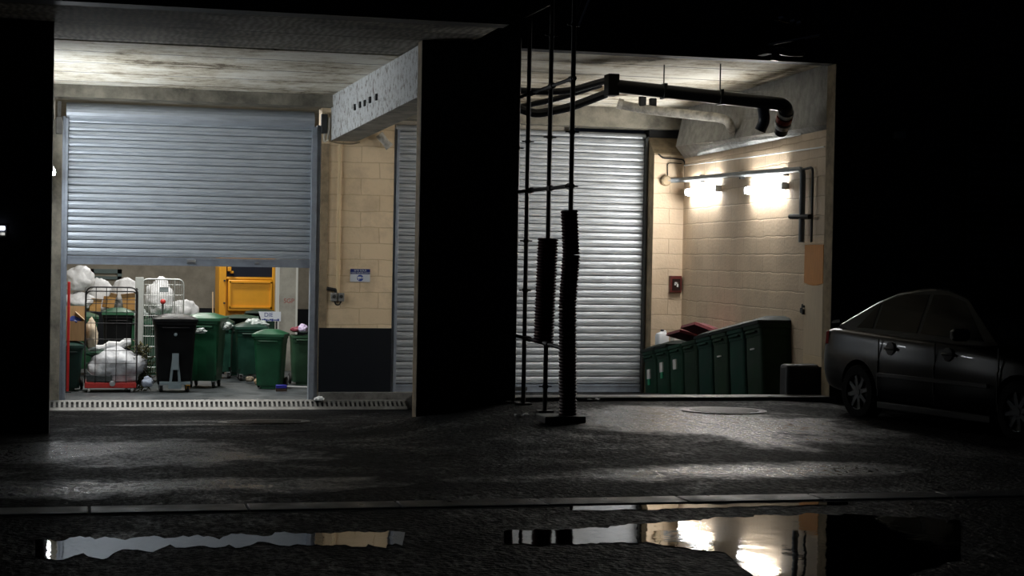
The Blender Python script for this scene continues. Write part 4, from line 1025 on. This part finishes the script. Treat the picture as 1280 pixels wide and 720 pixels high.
for px, py, w_, h_, lab, ang in ((118, 383, 7, 6, 'small amber cardboard box behind the left bars of the roll cage', .2), (136, 378, 5, 7, 'amber cardboard piece leaning behind the middle of the roll cage', .5), (164, 380, 9, 8, 'larger amber cardboard box behind the right bars of the roll cage', -.3)):
    D2 = DD(cE) - .40; c = P(px, py, D=D2)
    t = thing('cardboard_box', lab, 'box', c, 0)
    a_, b_2 = W(w_, D2), W(h_, D2)
    MB().box(-a_, a_, -.10, .10, -b_2, b_2).build('body', mat('amber_cardboard', (.50, .27, .08), .7, var=.25, scale=6), t, bevel=.005)
    f_ = MB().box(-a_, a_, -.004, .004, 0, b_2 * .8).build('flap', M_card, t); f_.location = (0, -.1, b_2); f_.rotation_euler = (.6, 0, 0)
    t.rotation_euler = (0, ang * .4, ang)
# red upright on the left
c = fl(84.5, 490); h_ = P(84.5, 352, D=DD(c)).z - zsill
t = thing('red_post', 'thin bright red upright post just inside the left shutter rail', 'post', c + Vector((0, -.12, 0)))
MB().box(-.022, .022, -.02, .02, .02, h_).build('post', mat('bright_red_paint', (.62, .03, .03), .4), t, bevel=.006)
MB().box(-.06, .06, -.06, .06, 0, .02).build('foot_plate', M_raildark, t)

# grey mesh cage at the back
D3 = DD(cF) - .66
M_zinc = mat('zinc_wire', (.42, .44, .42), .4, metal=.6)
c = P(203, 400, D=D3); c.z = zsill
t = thing('mesh_panel', 'pale grey fine-barred wire panel behind the black container, red knob on it', 'wire panel', c)
wq = W(51, D3); hq = P(203, 349, D=D3).z - zsill
mmq = Matrix.Identity(4)
q = MB()
q.tube([Vector((v.x, 0, v.z)) for v in arcs([(-wq / 2, 0, .2), (-wq / 2, 0, hq), (wq / 2, 0, hq), (wq / 2, 0, .2)], .12)], .016, 8)
q.tube([(wq / 2 - .16, 0, .2), (wq / 2 - .16, 0, hq)], .012, 8)
q.build('frame', M_zinc, t)
q = MB()
for i in range(1, 19):
    x = -wq / 2 + wq * i / 19; q.tube([(x, .02, .2), (x, .02, hq)], .005, 5)
for i in range(9): q.tube([(-wq / 2, .02, .3 + (hq - .4) * i / 8), (wq / 2, .02, .3 + (hq - .4) * i / 8)], .004, 5)
q.build('bars', M_zinc, t)
xq = -wq / 2 - .04
MB().box(xq - .08, xq + .07, -.03, .03, .2, hq + .03).build('side_post', mat('grey_side_panel', (.34, .36, .34), .5), t, bevel=.01)
for sx in (-1, 1): MB().box(sx * (wq / 2 - .05) - .03, sx * (wq / 2 - .05) + .03, -.16, .03, 0, .03).box(sx * (wq / 2 - .05) - .015, sx * (wq / 2 - .05) + .015, -.015, .015, .03, .22).build('foot', M_raildark, t)
v = P(203.5, 377, D=D3 - .03) - c
MB().lathe([(.01, 0), (.04, .005), (.05, .03), (.03, .05), (.01, .055)], 14, Matrix.Translation(v) @ Matrix.Rotation(PI / 2, 4, 'X')).build('red_knob', M_redb, t)
MB().box(v.x - .012, v.x + .012, -.01, .015, v.z - .30, v.z).build('knob_rod', M_raildark, t)

# yellow compactor
D4 = 31.6 * S
c = P(309, 400, D=D4); c.z = zsill
wy = W(70, D4); hy = P(309, 318, D=D4).z - zsill
zy = lambda y: P(309, y, D=D4).z - zsill
xy = lambda x: (P(x, 370, D=D4) - c).x
M_yel = mat('machine_yellow', (.78, .36, .015), .45, var=.08, scale=4); M_navyw = mat('dark_window', (.012, .016, .028), .2)
t = thing('waste_compactor', 'big yellow waste compactor with dark upper opening against the back wall', 'machine', c)
MB().box(-wy / 2, wy / 2, .12, 1.3, .1, hy).box(-wy / 2, xy(282), -.02, .12, .1, hy).box(xy(341), wy / 2, -.02, .12, .1, hy).box(-wy / 2, wy / 2, -.01, .12, zy(349.5), zy(346.5)).build('body', M_yel, t, bevel=.01)
MB().box(-wy / 2 + .06, wy / 2 - .06, .2, 1.2, 0, .1).build('base', M_raildark, t)
MB().box(xy(282), wy / 2 - .02, .08, .12, zy(346), zy(331)).build('opening', M_navyw, t)
dr = MB().box(xy(284.5), xy(341), -.05, .12, zy(389), zy(350)).build('door', M_yel, t, bevel=.02)
q = MB(); xa, xb_, zl0, zl1 = xy(286), xy(340), zy(385), zy(352)
for bx in ((xa, xa + .03, zl0, zl1), (xb_ - .03, xb_, zl0, zl1), (xa, xb_, zl1 - .03, zl1), (xa, xb_, zl0, zl0 + .03)): q.box(bx[0], bx[1], -.085, -.05, bx[2], bx[3])
q.build('door_frame', M_yel, dr)
MB().box(xy(289), xy(304), -.056, -.05, zy(354.4), zy(353)).build('nameplate', mat('brown_print', (.16, .08, .01), .5), dr)
MB().box(xy(283.5), xy(288), -.08, .08, zy(339.5), zy(334)).box(xy(287), xy(291), -.07, .08, zy(342), zy(339)).build('handle', M_yel, t, bevel=.01)
for y in (351, 379): MB().box(xy(278.5), xy(281), -.04, -.02, zy(y + 1), zy(y - 1)).build('bolt', M_raildark, t)

# concrete column with red graffiti
D5 = 30.2 * S
yc5 = P(358, 400, D=D5).y
x0 = P(346, 380, Y=yc5).x; x1 = P(371.5, 380, Y=yc5).x
M_colm = mat('pale_concrete', (.42, .41, .36), .8, var=.3, scale=3, bump=.2, bscale=25)
o = MB().box(x0, x1, yc5, yc5 + .4, zsill, Zc + .2).build('column', M_colm); struct(o)
M_pale = mat('pale_corner_guard', (.66, .67, .63), .5)
for n_, (a, b) in enumerate(((345, 349), (369.5, 372))):
    struct(MB().box(P(a, 380, Y=yc5).x, P(b, 380, Y=yc5).x, yc5 - .012, yc5 + .05, zsill, Zc + .1).build('trim_%d' % (16 + n_), M_pale))
pc = P(358, 376, Y=yc5)
t = thing('graffiti', 'faded red hand-painted letters on the pale concrete column', 'graffiti', (pc.x, yc5 - .003, pc.z))
M_gr = mat('faded_red_paint', (.42, .10, .08), .7, var=.4, scale=12)
k = W(1, D5)
MB().box(-11 * k, -8.5 * k, -.002, .001, -4 * k, 7 * k).build('stroke', M_gr, t)
text('lettering', 'SGP', .13, M_gr, t, (3.2 * k, -.002, -.3 * k), (PI / 2, 0, 0), ext=.0005)
# DIE panel leaning on the bins
D6 = 29.2 * S
pc = P(337, 395.5, D=D6); k = W(1, D6)
t = thing('lettered_board', 'white board with blue letters standing behind the bins, cut off by the column', 'board', pc)
MB().prism([(-14 * k, 6 * k), (14 * k, 6 * k), (14 * k, -6 * k), (-10 * k, -6 * k)], -.008, .008).build('panel', M_swhite, t)
text('lettering', 'DIE', 7.5 * k, mat('blue_lettering', (.03, .05, .22), .5), t, (-7 * k, -.010, 1.8 * k), (PI / 2, 0, 0), align='LEFT')
q = MB()
for i in range(9): q.box((-9.6 + i * 2.4) * k, (-7.4 + i * 2.4) * k, -.011, -.008, (-5.4 + .5 * math.sin(i * 2.2)) * k, (-3.4 + .6 * math.sin(i * 1.7)) * k)
q.build('blue_band', mat('blue_lettering', (0, 0, 0)), t)
MB().box(-8 * k, -6 * k, .01, .06, pc.z * 0 - (pc.z - zsill), -5 * k).box(8 * k, 10 * k, .01, .06, -(pc.z - zsill), -5 * k).build('post', M_raildark, t)
# broom, squeegee, rubbish
D7 = 31.4 * S
c = P(266, 470, D=D7); c.z = zsill; h_ = P(265.5, 365, D=D7).z - zsill
t = thing('broom', 'broom with pale wooden stick upright between the bins and the yellow machine', 'broom', c)
MB().tube([(0, 0, .12), (-.02, .1, h_)], .016, 8).build('stick', mat('pale_wood', (.60, .47, .30), .6), t)
MB().box(-.16, .16, -.03, .03, .07, .13).build('head', M_raildark, t); MB().box(-.17, .17, -.035, .035, 0, .08).build('bristles', mat('bristles', (.05, .03, .02), .8), t)
c = P(352, 482.3, D=DD(c5) - .62); ce = P(387, 483.6, D=DD(c5) - .62); c.z = zsill + .085; 
t = thing('floor_brush', 'brush with blue head and thin pale handle lying by the lone green bin', 'brush', c)
MB().tube([(.06, 0, 0), (W(36, DD(c)), .05, -.02)], .014, 8).build('handle', mat('pale_aluminium', (.6, .6, .6), .4), t)
MB().box(-.10, .09, -.04, .04, -.03, .03).build('head', mat('blue_plastic', (.03, .03, .35), .4), t, bevel=.008); MB().box(-.10, .09, -.04, .04, -.085, -.03).build('bristles', mat('bristles', (0, 0, 0)), t)
bag_px('brown paper scrap lying on the floor behind the lone green bin', 322, 477, 4, 4.5, DD(c5) + .9, 31, m=mat('brown_paper', (.42, .30, .18), .7), group=None, knot=False, name='paper_scrap', cat='litter')
bag_px('pale crumpled scrap on the floor under the dark green bins', 312, 474, 5, 4, DD(c5) + 1.1, 32, m=mat('brown_paper2', (.26, .22, .16), .7), group=None, knot=False, name='paper_scrap', cat='litter')
cz_ = fl(378, 482)
bag_px('purple rubbish sack bulging out of the dull green bin at the shutter rail', 379, 411, 6, 6, DD(cz_) + .3, 33, m=mat('lilac_liner', (.50, .42, .60), .4), group=None, knot=False, ry=.14)
bag_px('maroon sack lying in the dull green bin beside the purple one', 372, 412, 9, 4, DD(cz_) + .38, 34, m=mat('maroon_liner', (.20, .03, .05), .45), group=None, knot=False, ry=.12)
for px, py, lab, rr_, D_ in ((250, 414, 'strip of torn film hanging from the lid of the black container', .10, DD(bc) + .1), (278, 408, 'crumpled clear film on top of the bright green container', .16, DD(gc) + .1), (320, 405.5, 'crumpled grey film lying on the glossy closed lid', .2, DD(cH) - .1), (172, 391, 'greenish clear film spilling over the bins right of the roll cage', .2, DD(cE) - .3)):
    bag(lab, P(px, py, D=D_), rr_, rr_ * .7, rr_ * .5, px, mat('clear_film', (.50, .56, .54), .25, bump=.5, bscale=12, bdist=.04), 'plastic_film', 'plastic film', None, False, crump=.5)
st = MB().box(-.03, .03, -.003, .003, -.05, .05).build('sticker', mat('yellow_sticker', (.65, .48, .02), .5)); 
for ob in bpy.data.objects:
    if ob.get('label', '').startswith('dark green container half hidden'):
        st.parent = ob; st.location = (.02, -.8 * .43 * .93 - .02, ob.children[0].dimensions.z * .62 if False else .75)
# framed panel on the back wall
a = P(112, 336, Y=Yb - .02); b = P(152, 362, Y=Yb - .02)
M_fr = mat('grey_green_frame', (.12, .17, .17), .5)
q = MB(); 
for bx in ((a.x, b.x, a.z - .1, a.z), (a.x, b.x, b.z, b.z + .1), (a.x, a.x + .1, b.z, a.z), (b.x - .1, b.x, b.z, a.z), (a.x, b.x, a.z - .24, a.z - .17)): q.box(bx[0], bx[1], Yb - .06, Yb, bx[2], bx[3])
o = struct(q.build('window_1', M_fr))
# ------------------------------------------------------------------ car
def make_car(label, loc, rotz, tilt):
    t = thing('car', label, 'car', loc)
    t.rotation_euler = (0, tilt, rotz)
    M_body = mat('dark_grey_car_paint', (.008, .009, .010), .28, metal=.0, coat=.1, spec=.22)
    M_glass = mat('dark_car_glass', (.004, .005, .005), .08, spec=.22)
    M_tyre = mat('tyre_rubber', (.006, .006, .006), .8, spec=.2); M_rim = mat('alloy', (.10, .105, .11), .4, metal=.5); M_trim = mat('black_car_trim', (.012, .012, .013), .4)
    # stations along x: (x, half width, bottom z, shoulder z, centre z)
    st = [(-.93, .60, .42, .80, .86), (-.90, .70, .34, .92, .98), (-.84, .76, .30, 1.00, 1.08), (-.72, .81, .28, 1.03, 1.12), (-.45, .85, .26, 1.03, 1.12), (0, .875, .22, 1.01, 1.10), (.6, .885, .20, .985, 1.05),
          (1.3, .89, .20, .96, 1.02), (1.9, .885, .20, .93, .99), (2.3, .88, .22, .90, .97), (2.8, .86, .24, .84, .90), (3.2, .81, .27, .74, .79), (3.45, .72, .30, .64, .68), (3.58, .58, .34, .56, .58)]
    rings = []
    for x, w, b, s, c in st:
        prof = [(0, b), (.80, b), (.93, b + .05), (.985, b + .18), (1.0, b + (s - b) * .5), (.992, b + (s - b) * .66), (.97, b + (s - b) * .80), (.955, s - .035), (.90, s), (.55, s + (c - s) * .7), (0, c)]
        right = [(x, -w * k, z) for k, z in prof]; left = [(x, w * k, z) for k, z in reversed(prof[1:-1])]
        rings.append(right + left)
    body = MB().loft(rings)
    # smooth subdivision then arch cut
    tmp = body.build('body', M_body, None)
    ss = tmp.modifiers.new('s', 'SUBSURF'); ss.levels = 2; ss.render_levels = 2
    cut = MB()
    for x in (0, 2.7):
        for s in (-1, 1):
            cut.lathe([(.36, -.30), (.36, .30)], 32, Matrix.Translation((x, s * .92, .33)) @ Matrix.Rotation(PI / 2, 4, 'X'))
    co = cut.build('cutter', M_trim)
    bo = tmp.modifiers.new('b', 'BOOLEAN'); bo.operation = 'DIFFERENCE'; bo.object = co; bo.solver = 'EXACT'
    dg = bpy.context.evaluated_depsgraph_get(); dg.update()
    me = bpy.data.meshes.new_from_object(tmp.evaluated_get(dg))
    tmp.modifiers.clear(); tmp.data = me; me.materials.clear(); me.materials.append(M_body)
    for p in me.polygons: p.use_smooth = True
    me.set_sharp_from_angle(angle=R(40))
    bpy.data.objects.remove(co, do_unlink=True)
    tmp.parent = t
    # greenhouse
    prof = [(-.62, 1.05), (-.50, 1.11), (.02, 1.36), (.34, 1.47), (.80, 1.53), (1.25, 1.53), (1.60, 1.45), (2.30, .99), (2.34, .93), (1.2, .90), (0, .94)]
    def hw(z): return .80 - .20 * max(0, (z - .95)) / .5 - .02
    cab = MB(); n = len(prof)
    vs = [(x, -hw(z), z) for x, z in prof] + [(x, hw(z), z) for x, z in prof]
    fs = [tuple(range(n)), tuple(range(2 * n - 1, n - 1, -1))] + [(i, (i + 1) % n, n + (i + 1) % n, n + i) for i in range(n)]
    cab.add(vs, fs); cab.build('roof', M_body, t, bevel=.035, angle=30)
    def side_glass(name, poly):
        for s in (-1, 1):
            a = [(x, s * (hw(z) + .004), z) for x, z in poly]; b = [(x, s * (hw(z) - .02), z) for x, z in poly]
            MB().loft([a, b]).build(name, M_glass, t)
    side_glass('rear_quarter_window', [(-.20, 1.05), (.10, 1.05), (.10, 1.34), (.05, 1.32)])
    side_glass('rear_door_window', [(.15, 1.05), (.92, 1.03), (.92, 1.46), (.50, 1.45), (.15, 1.36)])
    side_glass('front_door_window', [(.99, 1.03), (2.06, .99), (1.55, 1.39), (1.25, 1.46), (.99, 1.46)])
    def cross(name, a, b, m):
        (xa, za), (xb, zb) = a, b; nrm = Vector((-(zb - za), 0, xb - xa)).normalized() * (.006 if True else 0)
        if nrm.z < 0: nrm = -nrm
        wa, wb = hw(za) - .06, hw(zb) - .06
        v = [Vector((xa, -wa, za)), Vector((xa, wa, za)), Vector((xb, wb, zb)), Vector((xb, -wb, zb))]
        MB().loft([[q + nrm for q in v], [q - nrm * 2 for q in v]]).build(name, m, t)
    cross('rear_window', (-.47, 1.125), (.0, 1.35), M_glass)
    cross('windscreen', (2.24, 1.03), (1.66, 1.41), M_glass)
    # trunk lip
    MB().loft([[(-.84, y, 1.075), (-.80, y, 1.115), (-.66, y, 1.125), (-.66, y, 1.09)] for y in (-.66, -.3, 0, .3, .66)]).build('trunk_lip', M_body, t)
    for s in (-1, 1):
        y = s * .885
        # lamps
        MB().loft([[(-.935, s * .52, .80), (-.935, s * .52, .97), (-.90, s * .52, .98), (-.90, s * .52, .80)], [(-.90, s * .70, .80), (-.895, s * .69, .98), (-.86, s * .69, .99), (-.86, s * .70, .80)], [(-.74, s * .80, .84), (-.74, s * .79, .98), (-.70, s * .78, .99), (-.70, s * .79, .84)]]).build('tail_light', mat('tail_light_red', (.35, .012, .012), .2), t)
        MB().loft([[(3.52, s * .42, .54), (3.52, s * .42, .63), (3.44, s * .42, .66), (3.44, s * .42, .54)], [(3.25, s * .77, .56), (3.25, s * .76, .70), (3.18, s * .76, .74), (3.18, s * .77, .56)]]).build('headlight', mat('headlight_glass', (.4, .42, .45), .1), t)
        # moulding, handles, seams, sills
        MB().box(.42, 2.28, y - .012 if s > 0 else y - .018, y + .018 if s > 0 else y + .012, .52, .565).build('side_moulding', M_trim, t, bevel=.004)
        for x in (.52, 1.52):
            hb = MB().box(x, x + .20, s * .868 - .03, s * .868 + .03, .835 - .01 * x, .865 - .01 * x).build('door_handle', M_trim, t, bevel=.012)
            MB().lathe([(.005, -.012), (.075, -.01), (.075, .01), (.005, .012)], 20, Matrix.Translation((x + .09, s * .866, .85 - .01 * x)) @ Matrix.Rotation(PI / 2, 4, 'X')).build('handle_recess', M_trim, t)
        for x in (.40, 1.40, 2.42):
            q = MB()
            for i in range(8):
                z0, z1 = .30 + .08 * i, .38 + .08 * i
                k = .984 if i < 1 else 1.0 if i < 5 else .985
                q.box(x - .006, x + .006, s * .887 * k - .006, s * .887 * k + .006, z0, z1)
            q.build('door_seam', M_trim, t)
        mi = MB().loft([rrect(.10 * k, .20 * k, .03, z) for z, k in ((0, .7), (.03, 1), (.10, 1), (.13, .7))]).build('wing_mirror', M_body, t); mi.location = (1.93, s * .97, .99); mi.rotation_euler = (0, 0, s * .2)
        MB().box(-.02, .04, -.10, .02, .02, .05).build('mirror_arm', M_trim, mi)
        MB().box(.38, 2.30, s * .84 - .03, s * .84 + .03, .16, .24).build('sill', M_trim, t, bevel=.01)
        for x in (0, 2.7):
            mm = Matrix.Translation((x, s * .775, .315)) @ Matrix.Rotation(PI / 2, 4, 'X')
            wl = MB().lathe([(.20, -.10), (.29, -.10), (.312, -.08), (.315, -.05), (.315, .05), (.312, .08), (.29, .10), (.20, .10), (.20, -.10)], 40, mm, cap=False).build('wheel', M_tyre, t)
            rim = MB().lathe([(.02, -.06), (.19, -.06), (.205, -.09), (.215, -.095), (.215, .095), (.205, .09), (.19, .06), (.02, .06)], 36, mm).build('rim_well', M_trim, wl)
            sp = MB()
            for k in range(8):
                a = 2 * PI * k / 8 + .2
                rm = mm @ Matrix.Rotation(a, 4, 'Z')
                for zz_ in (s * -1 * .08,):
                    pass
                zo = -.085 * (-s) * -1 if False else (.085 if s < 0 else -.085)
                sp.add([rm @ Vector(v) for v in ((.03, -.030, zo), (.03, .030, zo), (.20, .018, zo), (.20, -.018, zo), (.03, -.030, zo * .6), (.03, .030, zo * .6), (.20, .018, zo * .6), (.20, -.018, zo * .6))],
                       [(0, 1, 2, 3), (7, 6, 5, 4), (0, 4, 5, 1), (1, 5, 6, 2), (2, 6, 7, 3), (3, 7, 4, 0)])
            sp.lathe([(.005, -.09), (.045, -.09), (.05, -.05), (.05, .05), (.045, .09), (.005, .09)], 16, mm)
            ring = [(.195, -.088), (.218, -.092), (.218, -.07), (.195, -.07)]
            sp.lathe(ring + [ring[0]], 36, mm, cap=False).lathe([(r_, -z_) for r_, z_ in ring + [ring[0]]], 36, mm, cap=False)
            sp.build('rim', M_rim, wl)
    MB().box(-.955, -.90, -.55, .55, .50, .60).build('rear_bumper_strip', M_trim, t, bevel=.01)
    return t
cw_ = G(1079, 520)
th_ = R(24)
rh = _rt; fh = _fw
cdir = rh * math.sin(th_) - fh * math.cos(th_)
cleft = Vector((-cdir.y, cdir.x, 0))
orig = cw_ + cleft * .775
zf_ = gz(*(orig + cdir * 2.7).xy)
orig.z = gz(orig.x, orig.y)
car = make_car('dark grey saloon car parked in the shadow at the right, seen from its side', orig, math.atan2(cdir.y, cdir.x), math.atan2(orig.z - zf_, 2.7))

# ------------------------------------------------------------------ water on the street
M_water = mat('rain_water', (.006, .0065, .007), .025, bump=.05, bscale=3.5, bdist=.02, spec=.25)
def puddle(label, top, bot, seed, amp=.05):
    """outline through photograph pixels of the far edge and the near edge (left to right)"""
    pts = []
    def dense(L_):
        out = []
        for (xa, ya_), (xb_, yb_) in zip(L_[:-1], L_[1:]):
            n_ = max(2, int(abs(xb_ - xa) / 6))
            for i in range(n_): out.append((xa + (xb_ - xa) * i / n_, ya_ + (yb_ - ya_) * i / n_))
        out.append(L_[-1]); return out
    def w_(px, py, s):
        p = P(px, py, Z=Z0 + .004); n_ = noise.noise(Vector((px * .035, seed, s))) * 1.0 + noise.noise(Vector((px * .12, seed, s + 5))) * .5
        return p + Vector((0, amp * n_, 0))
    a = [w_(x, y, 1) for x, y in dense(top)]; b = [w_(x, y, 9) for x, y in dense(bot)]
    m_ = len(a); b2 = [b[min(len(b) - 1, int(round(i * (len(b) - 1) / (m_ - 1))))] for i in range(m_)]
    vs = []; c0 = a[0].copy()
    for p, q in zip(a, b2):
        if q.y > p.y: q = p + Vector((0, -.002, 0))
        vs += [Vector((p.x, p.y, Z0 + .004)) - c0 * 1, Vector((q.x, q.y, Z0 + .004)) - c0 * 1]
    o = MB().add(vs, [(2 * i, 2 * i + 1, 2 * i + 3, 2 * i + 2) for i in range(m_ - 1)]).build('puddle', M_water); o.location = c0
    return tag(o, label, 'puddle')
puddle('long shallow puddle reflecting the half-open shutter at the lower left', [(44, 675), (150, 672), (260, 670), (400, 666), (505, 664)], [(44, 698), (110, 697), (160, 688), (250, 684), (330, 680), (420, 681), (505, 684)], 1, .2)
puddle('puddle reflecting the shutter and block wall in the lower middle', [(630, 664), (720, 661), (800, 655), (860, 650), (940, 645), (1050, 642), (1200, 650)], [(630, 679), (720, 680), (790, 677), (850, 684), (905, 690), (945, 722), (1060, 735), (1200, 700)], 2, .11)
puddle('narrow puddle along the kerb line at the middle right', [(712, 631), (790, 629), (900, 630), (1060, 627)], [(712, 638), (790, 637), (900, 634), (1060, 630)], 3, .06)
# manhole covers
M_iron = mat('wet_cast_iron', (.05, .045, .04), .35, metal=.6, var=.4, scale=9, bump=.4, bscale=40)
for px, py, r_, lab in ((330, 528, .62, 'round cast-iron manhole cover in front of the half-open shutter'), (905, 514, .5, 'round manhole cover set in the wet ground before the green bins')):
    q = G(px, py); t = thing('manhole_cover', lab, 'manhole cover', q)
    e = .4; nx = Vector((1, 0, (gz(q.x + e, q.y) - gz(q.x - e, q.y)) / (2 * e))).normalized(); ny = Vector((0, 1, (gz(q.x, q.y + e) - gz(q.x, q.y - e)) / (2 * e))).normalized()
    nzv = nx.cross(ny).normalized(); ny = nzv.cross(nx); mm = Matrix((nx, ny, nzv)).transposed().to_4x4(); mm.translation = q; t.matrix_world = mm
    MB().lathe([(r_ * .93, -.05), (r_ * .93, .012), (r_, .014), (r_, -.05), (r_ * .93, -.05)], 48, cap=False).build('frame', M_iron, t)
    cv = MB().lathe([(.01, -.04), (r_ * .91, -.04), (r_ * .91, .010), (.01, .012)], 48)
    for k in range(-4, 5):
        hwid = math.sqrt(max(.01, (r_ * .8) ** 2 - (k * r_ * .18) ** 2)); cv.box(-hwid, hwid, k * r_ * .18 - .02, k * r_ * .18 + .02, .008, .017)
    cv.build('cover', M_iron, t)

# ------------------------------------------------------------------ dark things on the facade
p = P(1120, 166, Y=Yf)
t = thing('wall_lantern', 'unlit small wall lantern high on the black wall at the right', 'lamp', (p.x, Yf, p.z))
MB().box(-.05, .05, -.03, 0, -.02, .22).tube(arcs([(0, -.02, .18), (0, -.16, .18), (0, -.16, .08)], .05), .014, 8).build('arm', M_raildark, t)
MB().lathe([(.03, .08), (.11, .04), (.12, .02), (.05, .02)], 18, Matrix.Translation((-.03, -.16, 0))).build('hood', M_raildark, t)
MB().lathe([(.04, .02), (.085, 0), (.085, -.09), (.04, -.12)], 18, Matrix.Translation((-.03, -.16, 0))).build('glass', mat('lantern_glass', (.2, .22, .22), .1), t)
x0 = P(1210, 240, Y=Yf).x; x1 = P(1300, 240, Y=Yf).x; z1 = P(1240, 120, Y=Yf).z; z0 = P(1240, 345, Y=Yf).z
t = thing('louvred_vent', 'large black louvred panel on the dark wall above the car', 'louvre', ((x0 + x1) / 2, Yf, z0))
hw_ = (x1 - x0) / 2; H = z1 - z0
MB().box(-hw_, hw_, -.05, 0, -.04, 0).box(-hw_, hw_, -.05, 0, H, H + .04).box(-hw_ - .04, -hw_, -.05, 0, -.04, H + .04).box(hw_, hw_ + .04, -.05, 0, -.04, H + .04).box(-.02, .02, -.05, 0, 0, H).build('frame', M_raildark, t)
q = MB(); n_ = 20
for i in range(n_):
    z = H * i / n_; q.add([(-hw_, -.045, z), (hw_, -.045, z), (hw_, -.004, z + H / n_ * .9), (-hw_, -.004, z + H / n_ * .9), (-hw_, -.04, z - .01), (hw_, -.04, z - .01), (hw_, .0, z + H / n_ * .8), (-hw_, .0, z + H / n_ * .8)], [(0, 1, 2, 3), (7, 6, 5, 4), (0, 4, 5, 1), (1, 5, 6, 2), (2, 6, 7, 3), (3, 7, 4, 0)])
q.build('slats', M_dark, t)
# pipes and rail under the eaves at the upper right
Ye = Yf - .35
a = P(966, 60, Y=Ye)
t = thing('service_pipes', 'group of dark pipes with shiny clips fixed above the right bay', 'pipes', a)
lp2 = lambda *L_: [P(x, y, Y=Ye) - a for x, y in L_]
MB().tube(arcs(lp2((968, 76), (970, 62), (985, 66), (1003, 66)), .15), .05, 12).build('elbow', M_pipe, t)
MB().tube(lp2((960, 56), (1024, 44)), .016, 8).build('rail', mat('worn_steel', (.5, .5, .52), .35, metal=.8), t)
for x in (962, 1002): MB().box(*(lambda v: (v.x - .05, v.x + .05, 0, .34, v.z - .12, v.z + .3))(lp2((x, 55))[0])).build('bracket', M_black, t)
MB().tube(lp2((966, 22), (1000, 30)), .03, 8).build('upper_pipe', M_pipe, t)
for x, y in ((975, 23), (989, 27), (997, 29)): MB().tube(lp2((x - 3, y + 1), (x + 3, y - .5)), .034, 8).build('clip', M_steel, t)
# tiny lit lamp at the far left of the facade
p = P(1.5, 288, Y=Yf)
t = thing('wall_lamp', 'tiny bluish lit lamp on the black wall at the left edge', 'lamp', (p.x, Yf, p.z))
MB().box(-.06, .06, -.03, 0, -.08, .06).build('back_plate', M_raildark, t)
MB().box(-.05, .045, -.06, -.03, 0, .05).build('bulb', mat('bluish_led', (1, 1, 1), .5, emit=(.72, .76, 1.0), estr=3.0), t, bevel=.01)
for x in (-.028, .022): MB().box(x - .02, x + .02, -.05, -.03, -.055, -.025).build('indicator', mat('dim_led', (1, 1, 1), .5, emit=(.8, .8, .75), estr=.7), t)
# ------------------------------------------------------------------ render settings
w = bpy.data.worlds.new('night'); SC.world = w; w.use_nodes = True
w.node_tree.nodes['Background'].inputs['Color'].default_value = (0.55, 0.68, 1.0, 1)
w.node_tree.nodes['Background'].inputs['Strength'].default_value = 0.004
SC.view_settings.view_transform = 'Standard'; SC.view_settings.look = 'None'
SC.view_settings.gamma = 1.0; SC.view_settings.use_curve_mapping = False
SC.view_settings.exposure = 0.0
